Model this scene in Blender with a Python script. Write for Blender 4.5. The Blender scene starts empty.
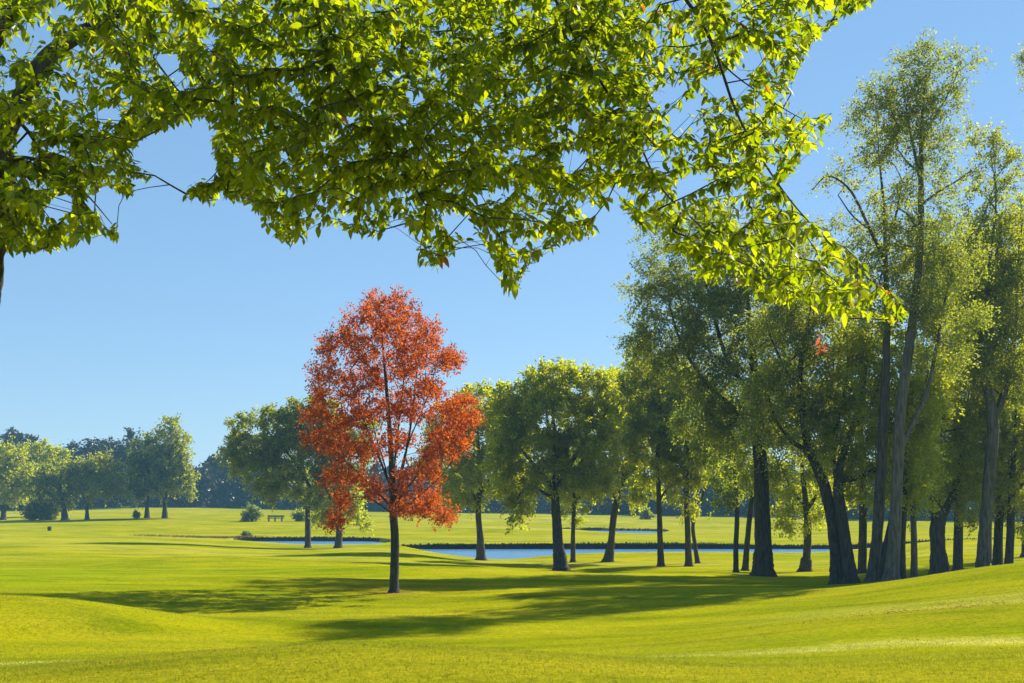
import bpy, math
import numpy as np

# ------------------------------------------------------------------ camera, sky, sun, exposure
S = bpy.context.scene
F, W, H, YH, ZE = 1100.0, 1024, 683, 498.0, 5.6      # focal length in pixels, frame, eye-level row, eye height above the water
cam_data = bpy.data.cameras.new('camera')
cam_data.sensor_width = 36.0
cam_data.lens = F / W * 36.0
cam_data.shift_y = (YH - H / 2) / W
cam_data.clip_start = 0.1
cam_data.clip_end = 5000
cam = bpy.data.objects.new('camera', cam_data)
cam.location = (0, 0, ZE)
cam.rotation_euler = (math.radians(90), 0, 0)
S.collection.objects.link(cam)
S.camera = cam

SUN_AZ = math.radians(47)        # to the right of the view axis (+Y towards +X), beyond the trees
SUN_EL = math.radians(37)
world = bpy.data.worlds.new('World')
S.world = world
world.use_nodes = True
wn = world.node_tree
sky = wn.nodes.new('ShaderNodeTexSky')
sky.sky_type = 'NISHITA'
sky.sun_disc = False
sky.sun_elevation = SUN_EL
sky.sun_rotation = SUN_AZ
sky.air_density = 1.0
sky.dust_density = 0.0
sky.ozone_density = 3.0
even = wn.nodes.new('ShaderNodeMix')          # a clear, evenly blue autumn sky
even.data_type = 'RGBA'
even.inputs[0].default_value = 0.5
even.inputs[7].default_value = (2.2, 4.35, 7.2, 1)
wn.links.new(sky.outputs[0], even.inputs[6])
wn.links.new(even.outputs[2], wn.nodes['Background'].inputs[0])
wn.nodes['Background'].inputs[1].default_value = 0.064
sun_data = bpy.data.lights.new('sun', 'SUN')
sun_data.energy = 5.0
sun_data.angle = math.radians(0.5)
sun_data.color = (1.0, 0.93, 0.80)
sun = bpy.data.objects.new('sun', sun_data)
sd = np.array([math.sin(SUN_AZ) * math.cos(SUN_EL), math.cos(SUN_AZ) * math.cos(SUN_EL), math.sin(SUN_EL)])
import mathutils
sun.rotation_euler = mathutils.Vector(-sd).to_track_quat('-Z', 'Y').to_euler()
sun.location = (60, 70, 80)
S.collection.objects.link(sun)
S.view_settings.view_transform = 'Standard'
S.view_settings.look = 'None'
S.view_settings.exposure = 1.03
S.view_settings.gamma = 1.0
S.render.engine = 'CYCLES'
S.cycles.max_bounces = 14
S.cycles.transmission_bounces = 12
S.cycles.diffuse_bounces = 5
S.cycles.volume_bounces = 1
S.cycles.use_denoising = True

# ------------------------------------------------------------------ small helpers
def link(o, parent=None):
    S.collection.objects.link(o)
    if parent is not None:
        o.parent = parent
    return o

def tag(o, label=None, cat=None, group=None, kind=None):
    if label: o['label'] = label
    if cat: o['category'] = cat
    if group: o['group'] = group
    if kind: o['kind'] = kind
    return o

def empty(name, loc, label, cat, group=None):
    o = bpy.data.objects.new(name, None)
    o.location = loc
    o.empty_display_size = 0.3
    link(o)
    return tag(o, label, cat, group)

def mesh_np(name, verts, faces, mats, parent=None, mat_idx=None, smooth=False):
    """verts (n,3); faces: list of (m,k) int arrays."""
    me = bpy.data.meshes.new(name)
    verts = np.asarray(verts, np.float32)
    faces = [np.asarray(f, np.int32) for f in faces if len(f)]
    me.vertices.add(len(verts))
    me.vertices.foreach_set('co', verts.ravel())
    nl = sum(f.size for f in faces)
    npoly = sum(len(f) for f in faces)
    me.loops.add(nl)
    me.loops.foreach_set('vertex_index', np.concatenate([f.ravel() for f in faces]))
    me.polygons.add(npoly)
    tot = np.concatenate([np.full(len(f), f.shape[1], np.int32) for f in faces])
    start = np.concatenate([[0], np.cumsum(tot)[:-1]]).astype(np.int32)
    me.polygons.foreach_set('loop_start', start)
    try:
        me.polygons.foreach_set('loop_total', tot)
    except Exception:
        pass
    for m in mats:
        me.materials.append(m)
    if mat_idx is not None:
        me.polygons.foreach_set('material_index', np.asarray(mat_idx, np.int32))
    me.polygons.foreach_set('use_smooth', np.full(npoly, smooth, bool))
    me.update(calc_edges=True)
    me.validate()
    o = bpy.data.objects.new(name, me)
    return link(o, parent)

def norm(v):
    return v / np.maximum(np.linalg.norm(v, axis=-1, keepdims=True), 1e-9)

# ------------------------------------------------------------------ materials
def new_mat(name):
    m = bpy.data.materials.new(name)
    m.use_nodes = True
    nt = m.node_tree
    nt.nodes.clear()
    out = nt.nodes.new('ShaderNodeOutputMaterial')
    return m, nt, out

def ramp(nt, stops):
    r = nt.nodes.new('ShaderNodeValToRGB')
    el = r.color_ramp.elements
    while len(el) < len(stops):
        el.new(0.5)
    for e, (p, c) in zip(el, stops):
        e.position = p
        e.color = (*c, 1)
    return r

def leaf_mat(name, cols, trans, tfac=0.5, rough=0.45, gloss=0.06):
    """every leaf island gets its own tone between the colours; light also passes through."""
    m, nt, out = new_mat(name)
    geo = nt.nodes.new('ShaderNodeNewGeometry')
    n = len(cols)
    r = ramp(nt, [(i / max(n - 1, 1), c) for i, c in enumerate(cols)])
    rt = ramp(nt, [(i / max(len(trans) - 1, 1), c) for i, c in enumerate(trans)])
    nt.links.new(geo.outputs['Random Per Island'], r.inputs[0])
    nt.links.new(geo.outputs['Random Per Island'], rt.inputs[0])
    d = nt.nodes.new('ShaderNodeBsdfDiffuse')
    t = nt.nodes.new('ShaderNodeBsdfTranslucent')
    g = nt.nodes.new('ShaderNodeBsdfGlossy')
    g.inputs['Roughness'].default_value = rough
    g.inputs['Color'].default_value = (.8, .8, .8, 1)
    nt.links.new(r.outputs[0], d.inputs['Color'])
    nt.links.new(rt.outputs[0], t.inputs['Color'])
    mx = nt.nodes.new('ShaderNodeMixShader')
    mx.inputs[0].default_value = tfac
    nt.links.new(d.outputs[0], mx.inputs[1])
    nt.links.new(t.outputs[0], mx.inputs[2])
    m2 = nt.nodes.new('ShaderNodeMixShader')
    m2.inputs[0].default_value = gloss
    nt.links.new(mx.outputs[0], m2.inputs[1])
    nt.links.new(g.outputs[0], m2.inputs[2])
    nt.links.new(m2.outputs[0], out.inputs[0])
    return m

def bark_mat(name, c0, c1, scale=6.0, bump=0.6):
    m, nt, out = new_mat(name)
    tc = nt.nodes.new('ShaderNodeTexCoord')
    mp = nt.nodes.new('ShaderNodeMapping')
    mp.inputs['Scale'].default_value = (scale, scale, scale * 0.16)
    nz = nt.nodes.new('ShaderNodeTexNoise')
    nz.inputs['Scale'].default_value = 2.0
    nz.inputs['Detail'].default_value = 6
    nz.inputs['Roughness'].default_value = 0.65
    nt.links.new(tc.outputs['Object'], mp.inputs[0])
    nt.links.new(mp.outputs[0], nz.inputs['Vector'])
    r = ramp(nt, [(0.35, c0), (0.68, c1)])
    nt.links.new(nz.outputs[0], r.inputs[0])
    bp = nt.nodes.new('ShaderNodeBump')
    bp.inputs['Strength'].default_value = bump
    bp.inputs['Distance'].default_value = 0.05
    nt.links.new(nz.outputs[0], bp.inputs['Height'])
    b = nt.nodes.new('ShaderNodeBsdfPrincipled')
    b.inputs['Roughness'].default_value = 0.9
    b.inputs['Specular IOR Level'].default_value = 0.15
    nt.links.new(r.outputs[0], b.inputs['Base Color'])
    nt.links.new(bp.outputs[0], b.inputs['Normal'])
    nt.links.new(b.outputs[0], out.inputs[0])
    return m

def plain_mat(name, c, rough=0.7):
    m, nt, out = new_mat(name)
    nz = nt.nodes.new('ShaderNodeTexNoise')
    nz.inputs['Scale'].default_value = 9
    nz.inputs['Detail'].default_value = 4
    r = ramp(nt, [(0.3, tuple(x * 0.75 for x in c)), (0.7, tuple(min(x * 1.2, 1) for x in c))])
    nt.links.new(nz.outputs[0], r.inputs[0])
    b = nt.nodes.new('ShaderNodeBsdfPrincipled')
    b.inputs['Roughness'].default_value = rough
    nt.links.new(r.outputs[0], b.inputs['Base Color'])
    nt.links.new(b.outputs[0], out.inputs[0])
    return m

def ground_mat():
    m, nt, out = new_mat('mown_turf')
    L = nt.links.new
    tc = nt.nodes.new('ShaderNodeTexCoord')
    def noise(scale, sx, sy, detail=5, rough=0.55):
        mp = nt.nodes.new('ShaderNodeMapping')
        mp.inputs['Scale'].default_value = (sx, sy, 1)
        n = nt.nodes.new('ShaderNodeTexNoise')
        n.inputs['Scale'].default_value = scale
        n.inputs['Detail'].default_value = detail
        n.inputs['Roughness'].default_value = rough
        L(tc.outputs['Object'], mp.inputs[0])
        L(mp.outputs[0], n.inputs['Vector'])
        return n
    big = noise(0.055, 1, 2.6, 5, 0.65)
    mid = noise(0.34, 0.55, 1.7, 7, 0.7)
    fine = noise(9.0, 1, 1, 5, 0.7)
    tiny = noise(46.0, 1, 1, 3, 0.7)
    r1 = ramp(nt, [(0.36, (0.200, 0.230, 0.001)), (0.50, (0.260, 0.262, 0.002)), (0.64, (0.310, 0.285, 0.008))])
    L(big.outputs[0], r1.inputs[0])
    r2 = ramp(nt, [(0.34, (0.52, 0.64, 0.45)), (0.52, (1, 1, 1)), (0.7, (1.26, 1.14, 1.35))])
    L(mid.outputs[0], r2.inputs[0])
    r3 = ramp(nt, [(0.30, (0.52, 0.58, 0.5)), (0.5, (1, 1, 1)), (0.72, (1.32, 1.24, 1.4))])
    L(fine.outputs[0], r3.inputs[0])
    r4 = ramp(nt, [(0.32, (0.6, 0.64, 0.6)), (0.5, (1, 1, 1)), (0.70, (1.3, 1.25, 1.3))])
    L(tiny.outputs[0], r4.inputs[0])
    def mul(a, b):
        x = nt.nodes.new('ShaderNodeMix')
        x.data_type = 'RGBA'
        x.blend_type = 'MULTIPLY'
        x.inputs[0].default_value = 1.0
        L(a, x.inputs[6])
        L(b, x.inputs[7])
        return x.outputs[2]
    at = nt.nodes.new('ShaderNodeAttribute'); at.attribute_name = 'dryness'
    dry = nt.nodes.new('ShaderNodeMix'); dry.data_type = 'RGBA'
    L(at.outputs['Fac'], dry.inputs[0])
    L(r1.outputs[0], dry.inputs[6])
    dry.inputs[7].default_value = (0.43, 0.40, 0.08, 1)
    at2 = nt.nodes.new('ShaderNodeAttribute'); at2.attribute_name = 'lushness'
    lush = nt.nodes.new('ShaderNodeMix'); lush.data_type = 'RGBA'
    L(at2.outputs['Fac'], lush.inputs[0])
    L(dry.outputs[2], lush.inputs[6])
    lush.inputs[7].default_value = (0.175, 0.235, 0.002, 1)
    at4 = nt.nodes.new('ShaderNodeAttribute'); at4.attribute_name = 'roughness_grass'
    rg = nt.nodes.new('ShaderNodeMix'); rg.data_type = 'RGBA'
    L(at4.outputs['Fac'], rg.inputs[0])
    L(lush.outputs[2], rg.inputs[6])
    rg.inputs[7].default_value = (0.255, 0.235, 0.010, 1)
    lush = rg
    at3 = nt.nodes.new('ShaderNodeAttribute'); at3.attribute_name = 'bareness'
    thr = nt.nodes.new('ShaderNodeMath'); thr.operation = 'MULTIPLY'
    rb_ = ramp(nt, [(0.38, (0, 0, 0)), (0.58, (1, 1, 1))])
    L(fine.outputs[0], rb_.inputs[0])
    L(at3.outputs['Fac'], thr.inputs[0]); L(rb_.outputs[0], thr.inputs[1])
    bare = nt.nodes.new('ShaderNodeMix'); bare.data_type = 'RGBA'
    L(thr.outputs[0], bare.inputs[0])
    L(lush.outputs[2], bare.inputs[6])
    bare.inputs[7].default_value = (0.13, 0.095, 0.045, 1)
    at5 = nt.nodes.new('ShaderNodeAttribute'); at5.attribute_name = 'bank_shade'
    bank_mix = nt.nodes.new('ShaderNodeMix'); bank_mix.data_type = 'RGBA'
    L(at5.outputs['Fac'], bank_mix.inputs[0])
    L(bare.outputs[2], bank_mix.inputs[6])
    bank_mix.inputs[7].default_value = (0.035, 0.036, 0.028, 1)  # near-black tone that paints the far banks' shade into the turf colour
    r1 = bank_mix
    c = mul(mul(mul(r1.outputs[2], r2.outputs[0]), r3.outputs[0]), r4.outputs[0])
    ad = nt.nodes.new('ShaderNodeMath'); ad.operation = 'ADD'
    L(fine.outputs[0], ad.inputs[0]); L(tiny.outputs[0], ad.inputs[1])
    bp = nt.nodes.new('ShaderNodeBump')
    bp.inputs['Strength'].default_value = 0.5
    bp.inputs['Distance'].default_value = 0.03
    L(ad.outputs[0], bp.inputs['Height'])
    b = nt.nodes.new('ShaderNodeBsdfPrincipled')
    b.inputs['Roughness'].default_value = 0.85
    b.inputs['Specular IOR Level'].default_value = 0.0
    L(c, b.inputs['Base Color'])
    L(bp.outputs[0], b.inputs['Normal'])
    L(b.outputs[0], out.inputs[0])
    return m

def water_mat():
    m, nt, out = new_mat('pond_water')
    tc = nt.nodes.new('ShaderNodeTexCoord')
    nz = nt.nodes.new('ShaderNodeTexNoise')
    nz.inputs['Scale'].default_value = 1.6
    nz.inputs['Detail'].default_value = 4
    nt.links.new(tc.outputs['Object'], nz.inputs['Vector'])
    bp = nt.nodes.new('ShaderNodeBump')
    bp.inputs['Strength'].default_value = 0.9
    bp.inputs['Distance'].default_value = 0.12
    nt.links.new(nz.outputs[0], bp.inputs['Height'])
    b = nt.nodes.new('ShaderNodeBsdfPrincipled')
    b.inputs['Base Color'].default_value = (0.07, 0.17, 0.28, 1)  # reflected sky light is put into this blue base colour
    b.inputs['Roughness'].default_value = 0.22
    b.inputs['IOR'].default_value = 1.33
    nt.links.new(bp.outputs[0], b.inputs['Normal'])
    nt.links.new(b.outputs[0], out.inputs[0])
    return m

M = {
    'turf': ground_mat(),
    'water': water_mat(),
    'bark': bark_mat('grey_brown_bark', (0.035, 0.032, 0.026), (0.12, 0.105, 0.08)),
    'bark_pale': bark_mat('pale_poplar_bark', (0.05, 0.048, 0.04), (0.16, 0.148, 0.12), 5.0),
    'bark_dark': bark_mat('dark_bark', (0.026, 0.024, 0.02), (0.085, 0.075, 0.06)),
    'wood': plain_mat('weathered_wood', (0.09, 0.075, 0.055)),
    'black': plain_mat('black_plastic', (0.015, 0.015, 0.017), 0.5),
    # leaves
    'near': leaf_mat('broad_green_leaf', [(0.05, 0.08, 0.002), (0.085, 0.13, 0.004), (0.13, 0.16, 0.008)],
                     [(0.19, 0.28, 0.001), (0.37, 0.46, 0.002), (0.60, 0.62, 0.006)], 0.62, 0.4, 0.022),
    'near_orange': leaf_mat('turning_orange_leaf', [(0.20, 0.06, 0.01), (0.26, 0.13, 0.01)], [(0.55, 0.12, 0.02), (0.6, 0.3, 0.02)], 0.5),
    'near_red': leaf_mat('turning_red_leaf', [(0.30, 0.05, 0.02), (0.34, 0.08, 0.03)], [(0.6, 0.10, 0.04), (0.6, 0.16, 0.05)], 0.45),
    'red': leaf_mat('red_maple_leaf', [(0.15, 0.02, 0.004), (0.30, 0.05, 0.006), (0.36, 0.105, 0.008)],
                     [(0.42, 0.055, 0.008), (0.64, 0.125, 0.010), (0.74, 0.23, 0.014)], 0.6, .5, .015),
    'green': leaf_mat('mid_green_leaf', [(0.075, 0.095, 0.003), (0.125, 0.145, 0.004), (0.175, 0.18, 0.007)],
                     [(0.42, 0.48, 0.003), (0.62, 0.66, 0.005), (0.80, 0.76, 0.010)], 0.62, .4, .04),
    'olive': leaf_mat('olive_leaf', [(0.07, 0.09, 0.008), (0.115, 0.135, 0.012), (0.17, 0.175, 0.022)],
                     [(0.29, 0.35, 0.009), (0.45, 0.49, 0.015), (0.62, 0.61, 0.028)], 0.6, .4, .04),
    'silver': leaf_mat('silver_green_leaf', [(0.07, 0.09, 0.012), (0.125, 0.145, 0.026), (0.19, 0.21, 0.065)],
                     [(0.27, 0.33, 0.012), (0.41, 0.46, 0.02), (0.56, 0.57, 0.045)], 0.58, .4, .04),
    'yellow': leaf_mat('yellow_green_leaf', [(0.09, 0.115, 0.003), (0.15, 0.17, 0.004), (0.20, 0.20, 0.009)],
                     [(0.44, 0.52, 0.004), (0.62, 0.66, 0.007), (0.76, 0.74, 0.014)], 0.62, .4, .04),
    'dark': leaf_mat('dark_green_leaf', [(0.045, 0.07, 0.004), (0.075, 0.105, 0.007), (0.11, 0.13, 0.014)],
                     [(0.18, 0.26, 0.005), (0.30, 0.38, 0.010), (0.44, 0.50, 0.02)], 0.58),
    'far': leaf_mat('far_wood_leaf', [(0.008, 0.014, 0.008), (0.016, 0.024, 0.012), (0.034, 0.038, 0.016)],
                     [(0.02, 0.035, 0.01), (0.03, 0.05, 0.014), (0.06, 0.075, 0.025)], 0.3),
    'blade': leaf_mat('grass_blade', [(0.15, 0.18, 0.008), (0.21, 0.225, 0.010), (0.28, 0.26, 0.02)],
                      [(0.24, 0.27, 0.008), (0.32, 0.34, 0.012), (0.42, 0.38, 0.03)], 0.5, 0.7, 0.01),
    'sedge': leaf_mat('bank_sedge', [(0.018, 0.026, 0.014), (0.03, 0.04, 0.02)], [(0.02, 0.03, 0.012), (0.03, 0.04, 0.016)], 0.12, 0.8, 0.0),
    'fallen': leaf_mat('fallen_leaf', [(0.16, 0.08, 0.03), (0.24, 0.13, 0.05), (0.2, 0.04, 0.02)],
                       [(0.2, 0.1, 0.03), (0.3, 0.16, 0.05), (0.3, 0.05, 0.03)], 0.2, 0.9, 0.0),
    'weed': leaf_mat('reddish_weed', [(0.16, 0.05, 0.03), (0.10, 0.07, 0.02), (0.22, 0.10, 0.05)],
                     [(0.25, 0.06, 0.03), (0.18, 0.14, 0.03), (0.34, 0.14, 0.06)], 0.4),
}

# ------------------------------------------------------------------ terrain
def zpy(py, Y):
    return ZE - (py - YH) * Y / F

ROWS = {   # distance: [(column seen from the viewpoint, height)]
    6:   [(-300, 3.85), (0, 3.88), (300, 3.95), (640, 3.95), (1024, 4.02), (1324, 4.05)],
    10:  [(-300, 3.62), (0, 3.74), (200, 3.84), (420, 3.92), (640, 3.88), (860, 3.92), (1024, 3.98), (1324, 4.0)],
    14:  [(-300, 3.2), (0, 3.36), (150, 3.55), (300, 3.70), (420, 3.73), (560, 3.63), (680, 3.52), (800, 3.50), (900, 3.58), (1024, 3.64), (1324, 3.8)],
    18:  [(-300, 2.85), (0, 2.98), (150, 3.0), (300, 3.0), (460, 2.98), (640, 3.0), (800, 3.05), (1024, 3.20), (1324, 3.5)],
    24:  [(-300, 2.5), (0, 2.58), (200, 2.34), (400, 2.36), (640, 2.50), (830, 2.90), (1024, 3.22), (1324, 3.4)],
    33:  [(-300, 2.45), (0, 2.50), (200, 2.10), (400, 2.0), (640, 2.22), (830, 2.56), (930, 2.85), (1024, 3.16), (1324, 3.5)],
    42:  [(-300, 2.3), (0, 2.32), (200, 2.20), (394, 2.0), (560, 2.06), (700, 2.10), (800, 2.12), (850, 2.22), (920, 2.60), (1024, 3.10), (1324, 3.4)],
    50:  [(-300, 2.1), (0, 2.08), (200, 1.98), (400, 1.80), (560, 1.72), (700, 1.78), (800, 1.66), (850, 1.70), (920, 2.0), (1024, 2.35), (1324, 2.7)],
    64:  [(-300, 1.7), (0, 1.70), (200, 1.56), (400, 1.36), (560, 1.02), (700, 1.12), (800, 1.06), (900, 1.2), (1024, 1.45), (1324, 1.8)],
    80:  [(-300, 1.4), (0, 1.40), (200, 1.26), (400, 1.10), (480, 0.70), (561, 0.32), (660, 0.50), (740, 0.40), (805, 0.34), (900, 1.0), (1024, 1.45), (1324, 1.6)],
    95:  [(-300, 1.3), (0, 1.28), (200, 1.16), (300, 0.86), (394, 0.92), (430, 0.62), (480, 0.18), (560, 0.18), (660, 0.22), (740, 0.24), (830, 0.30), (900, 0.85), (960, 1.40), (1024, 1.5), (1324, 1.6)],
    106: [(-300, 1.25), (0, 1.2), (200, 1.0), (300, 0.5), (380, 0.55), (410, 0.25), (850, 0.12), (900, 0.60), (950, 1.45), (1024, 1.55), (1324, 1.6)],
    122: [(-300, 1.2), (0, 1.12), (150, 0.86), (235, 0.36), (308, 0.22), (370, 0.30), (405, 0.44), (440, 0.56), (560, 0.62), (700, 0.62), (880, 0.66), (950, 1.0), (1024, 1.1), (1324, 1.2)],
    145: [(-300, 1.2), (0, 1.12), (130, 0.80), (235, 0.50), (310, 0.52), (385, 0.50), (500, 0.50), (640, 0.46), (800, 0.50), (1024, 0.70), (1324, 0.8)],
    175: [(-300, 1.4), (0, 1.25), (150, 1.15), (300, 0.95), (450, 0.60), (575, 0.32), (650, 0.20), (720, 0.38), (1024, 0.6), (1324, 0.7)],
    200: [(-300, 1.6), (0, 1.45), (150, 1.75), (250, 1.50), (400, 1.2), (550, 0.7), (620, 0.55), (720, 0.60), (1024, 0.6), (1324, 0.7)],
    235: [(-300, 1.9), (0, 1.75), (150, 2.3), (300, 1.9), (500, 1.15), (700, 1.15), (860, 0.75), (1024, 0.6), (1324, 0.7)],
    290: [(-300, 2.2), (0, 2.2), (150, 3.0), (300, 2.3), (500, 1.45), (700, 1.3), (1024, 0.5), (1324, 0.6)],
    420: [(-300, 2.4), (0, 2.4), (150, 3.0), (300, 2.4), (500, 1.6), (700, 1.3), (1024, 0.6), (1324, 0.6)],
}
_cp = np.array([(u / 300.0, 2.0 * math.log(Y), z) for Y, r in ROWS.items() for u, z in r])
def _k(r):
    return r * r * np.log(np.maximum(r, 1e-9))
_A = _k(np.hypot(_cp[:, None, 0] - _cp[None, :, 0], _cp[:, None, 1] - _cp[None, :, 1])) + np.eye(len(_cp)) * 0.002
_P = np.c_[np.ones(len(_cp)), _cp[:, :2]]
_w = np.linalg.solve(np.block([[_A, _P], [_P.T, np.zeros((3, 3))]]), np.r_[_cp[:, 2], 0, 0, 0])

def smooth(a, b, x):
    t = np.clip((x - a) / (b - a), 0, 1)
    return t * t * (3 - 2 * t)

def chaikin(p, n=3):
    p = np.asarray(p, float)
    for _ in range(n):
        q = np.roll(p, -1, 0)
        p = np.stack([0.75 * p + 0.25 * q, 0.25 * p + 0.75 * q], 1).reshape(-1, 2)
    return p

def pond_poly(near, far):
    """near/far: (column, distance) along the near and the far shore, left to right."""
    pts = [((u - 512) / F * Y, Y) for u, Y in near] + [((u - 512) / F * Y, Y) for u, Y in reversed(far)]
    return chaikin(pts)
PONDS = [
    pond_poly([(226, 138), (262, 133), (300, 127.5), (350, 126), (392, 127)], [(240, 143), (265, 143.5), (330, 143), (388, 142.5)]),
    pond_poly([(404, 119), (440, 107), (480, 99.5), (512, 98.5), (545, 103), (600, 106), (700, 107), (800, 110), (850, 113), (900, 116.5), (1000, 117), (1120, 117)],
              [(402, 121), (440, 120.5), (560, 121), (700, 121), (850, 121), (1000, 121), (1120, 121)]),
    pond_poly([(560, 185), (600, 174), (630, 168.5), (656, 167.5)], [(560, 189), (600, 190), (640, 188), (672, 184)]),
]
def sdist(poly, x, y):
    d = np.full(x.shape, 1e9)
    ins = np.zeros(x.shape, bool)
    for (x0, y0), (x1, y1) in zip(poly, np.roll(poly, -1, 0)):
        ex, ey = x1 - x0, y1 - y0
        t = np.clip(((x - x0) * ex + (y - y0) * ey) / (ex * ex + ey * ey + 1e-12), 0, 1)
        d = np.minimum(d, np.hypot(x - x0 - t * ex, y - y0 - t * ey))
        c = ((y0 > y) != (y1 > y)) & (x < ex * (y - y0) / (ey + 1e-12) + x0)
        ins ^= c
    return np.where(ins, -d, d)

MOUNDS = [(-2.5, 57, 8, 4.5, .6), (-17, 66, 9, 5, .62), (-10, 47, 6, 3.2, .3), (-3, 30, 5, 2.6, .16), (-40, 70, 10, 5, .5), (-40, 92, 12, 6, .45), (9, 63, 7, 4, .22), (-14, 105, 5, 5, .25), (-8, 168, 16, 9, .55), (30, 214, 22, 9, .55), (-62, 168, 20, 9, .5), (-12.5, 28.3, 6.5, 2.3, .52),
          (-31, 47, 9, 4.5, .5), (52, 150, 18, 9, .5), (-95, 120, 16, 9, .5), (19, 36, 7, 3.4, .2), (9.5, 23, 3.2, 1.6, .12), (-6, 12.6, 4, 1.8, .06), (5.5, 11.5, 3, 1.5, .06)]
def ground_z(x, y):
    x = np.atleast_1d(np.asarray(x, float)); y = np.atleast_1d(np.asarray(y, float))
    yy = np.clip(y, 5.5, 430)
    u = np.clip(512 + F * x / np.maximum(yy, 9.0), -300, 1324) / 300.0
    v = 2.0 * np.log(yy)
    z = _w[-3] + _w[-2] * u + _w[-1] * v
    for i in range(len(_cp)):
        z += _w[i] * _k(np.hypot(u - _cp[i, 0], v - _cp[i, 1]))
    # small undulations of the fairway
    z += 0.04 * np.sin(x * 0.42 + 1.3 * np.sin(y * 0.21)) * np.sin(y * 0.37 + 0.8 * np.sin(x * 0.17)) * smooth(8, 20, y) * (1 - smooth(85, 97, y) * (1 - smooth(150, 170, y)))
    for mx, my, rx, ry, h in MOUNDS:
        z += h * np.exp(-((x - mx) / rx) ** 2 - ((y - my) / ry) ** 2)
    # terrace lip on the left: a short steep bank that faces the viewer
    px = 512 + F * x / np.maximum(y, 5)
    yl = 24.6 + 0.012 * (np.clip(px, -400, 240) - 0)
    amp = 0.24 * (1 - smooth(60, 215, px)) * (1 - 0.6 * smooth(-100, -600, -np.abs(px)))
    z += amp * (smooth(yl - 0.35, yl + 0.15, y) - 0.55) * np.exp(-((y - yl) / 7.0) ** 2)
    for p in PONDS:
        lo, hi = p.min(0) - 4, p.max(0) + 4
        k = (x > lo[0]) & (x < hi[0]) & (y > lo[1]) & (y < hi[1])
        if k.any():
            d = sdist(p, x[k], y[k])
            zz = z[k]
            z[k] = zz + (-0.55 - zz) * smooth(0.06, -0.30, d)
        box = (x > lo[0]) & (x < hi[0]) & (y > lo[1]) & (y < hi[1])
    return z

def grow(a, b, s0, r):
    o = [a]; s = s0
    while o[-1] < b:
        o.append(o[-1] + s); s *= r
    return o
ys = np.unique(np.round(np.r_[np.linspace(-80, 4, 30), np.arange(4.5, 9, 0.4), np.arange(9, 32, 0.13), np.arange(32, 95, 0.42),
                              np.arange(95, 147, 0.22), np.arange(147, 192, 0.4), grow(192, 1000, 0.8, 1.03)], 3))
xp = np.r_[np.arange(0, 46, 0.42), grow(46, 800, 0.6, 1.06)]
xs = np.unique(np.round(np.r_[-xp, xp], 3))
gx, gy = np.meshgrid(xs, ys)
gz = ground_z(gx.ravel(), gy.ravel())
nx_, ny_ = len(xs), len(ys)
ii = (np.arange(ny_ - 1)[:, None] * nx_ + np.arange(nx_ - 1)[None, :]).ravel()
ground = mesh_np('ground', np.c_[gx.ravel(), gy.ravel(), gz], [np.c_[ii, ii + 1, ii + nx_ + 1, ii + nx_]], [M['turf']], smooth=True)
# dry and lush parts of the turf: a worn strip in the hollow, pale bands on the far field, lush fairway on the left
gxf, gyf = gx.ravel(), gy.ravel()
wob = 1.1 * np.sin(gxf * .35) + .7 * np.sin(gxf * .9 + 1.3) + .3 * np.sin(gxf * 2.3)
dryness = 1.0 * np.exp(-((gyf - (17.9 + .06 * gxf + .22 * wob)) / .6) ** 2) * (.45 + .55 * smooth(-1, 3, np.abs(gxf + 1.5) - 1.5))
dryness += .45 * np.exp(-((gyf - (25.5 + .1 * gxf + .6 * wob)) / 1.6) ** 2) * smooth(4, 10, gxf)
dryness += (.22 + .2 * np.sin(gxf * .05 + 1)) * smooth(125, 160, gyf) * (.5 + .5 * np.sin(gyf * .19 + .06 * gxf + 2.2 * np.sin(gxf * .043 + gyf * .021)))
dryness += .22 * smooth(60, 80, gyf) * (.5 + .5 * np.sin(gyf * .27 + .08 * gxf + 1.8 * np.sin(gxf * .07 + 1))) * (1 - smooth(125, 150, gyf))
lush = .85 * np.exp(-(((gxf + 26) / 15) ** 2 + ((gyf - 48 + .4 * wob) / 16) ** 2)) + .55 * np.exp(-(((gxf - 7) / 7) ** 2 + ((gyf - 20.5) / 1.7) ** 2)) + .5 * np.exp(-(((gxf + 7.5) / 3) ** 2 + ((gyf - 15.6) / .8) ** 2))
rough = smooth(15.6 + .2 * wob, 14.4 + .2 * wob, gyf) * .75 + .45 * np.exp(-((gyf - (22 + .3 * wob)) / 1.1) ** 2) * smooth(-2, 4, gxf)
far_shade = np.zeros(len(gxf))  # mask for the shade painted on the far pond banks only
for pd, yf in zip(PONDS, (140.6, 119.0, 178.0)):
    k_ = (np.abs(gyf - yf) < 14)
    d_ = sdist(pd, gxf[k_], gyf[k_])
    far_shade[k_] = np.maximum(far_shade[k_], smooth(.34, .16, d_) * smooth(yf, yf + .6, gyf[k_]))
for nm, v in (('bank_shade', far_shade), ('dryness', dryness), ('lushness', lush), ('roughness_grass', rough)):
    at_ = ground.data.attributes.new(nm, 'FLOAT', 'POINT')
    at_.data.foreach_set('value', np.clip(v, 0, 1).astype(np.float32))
tag(ground, kind='structure')

def gz1(x, y):
    return float(ground_z([x], [y])[0])

for p in PONDS:
    lo, hi = p.min(0), p.max(0)
    c = p.mean(0)
    q = c + (p - c) * 1.0
    w = mesh_np('water', np.c_[q, np.zeros(len(q))], [np.arange(len(q))[None, :]], [M['water']])
    tag(w, kind='structure')

# ------------------------------------------------------------------ tree making
def W3(px, py, Y):
    return np.array([(px - 512) / F * Y, Y, ZE - (py - YH) * Y / F])

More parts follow.
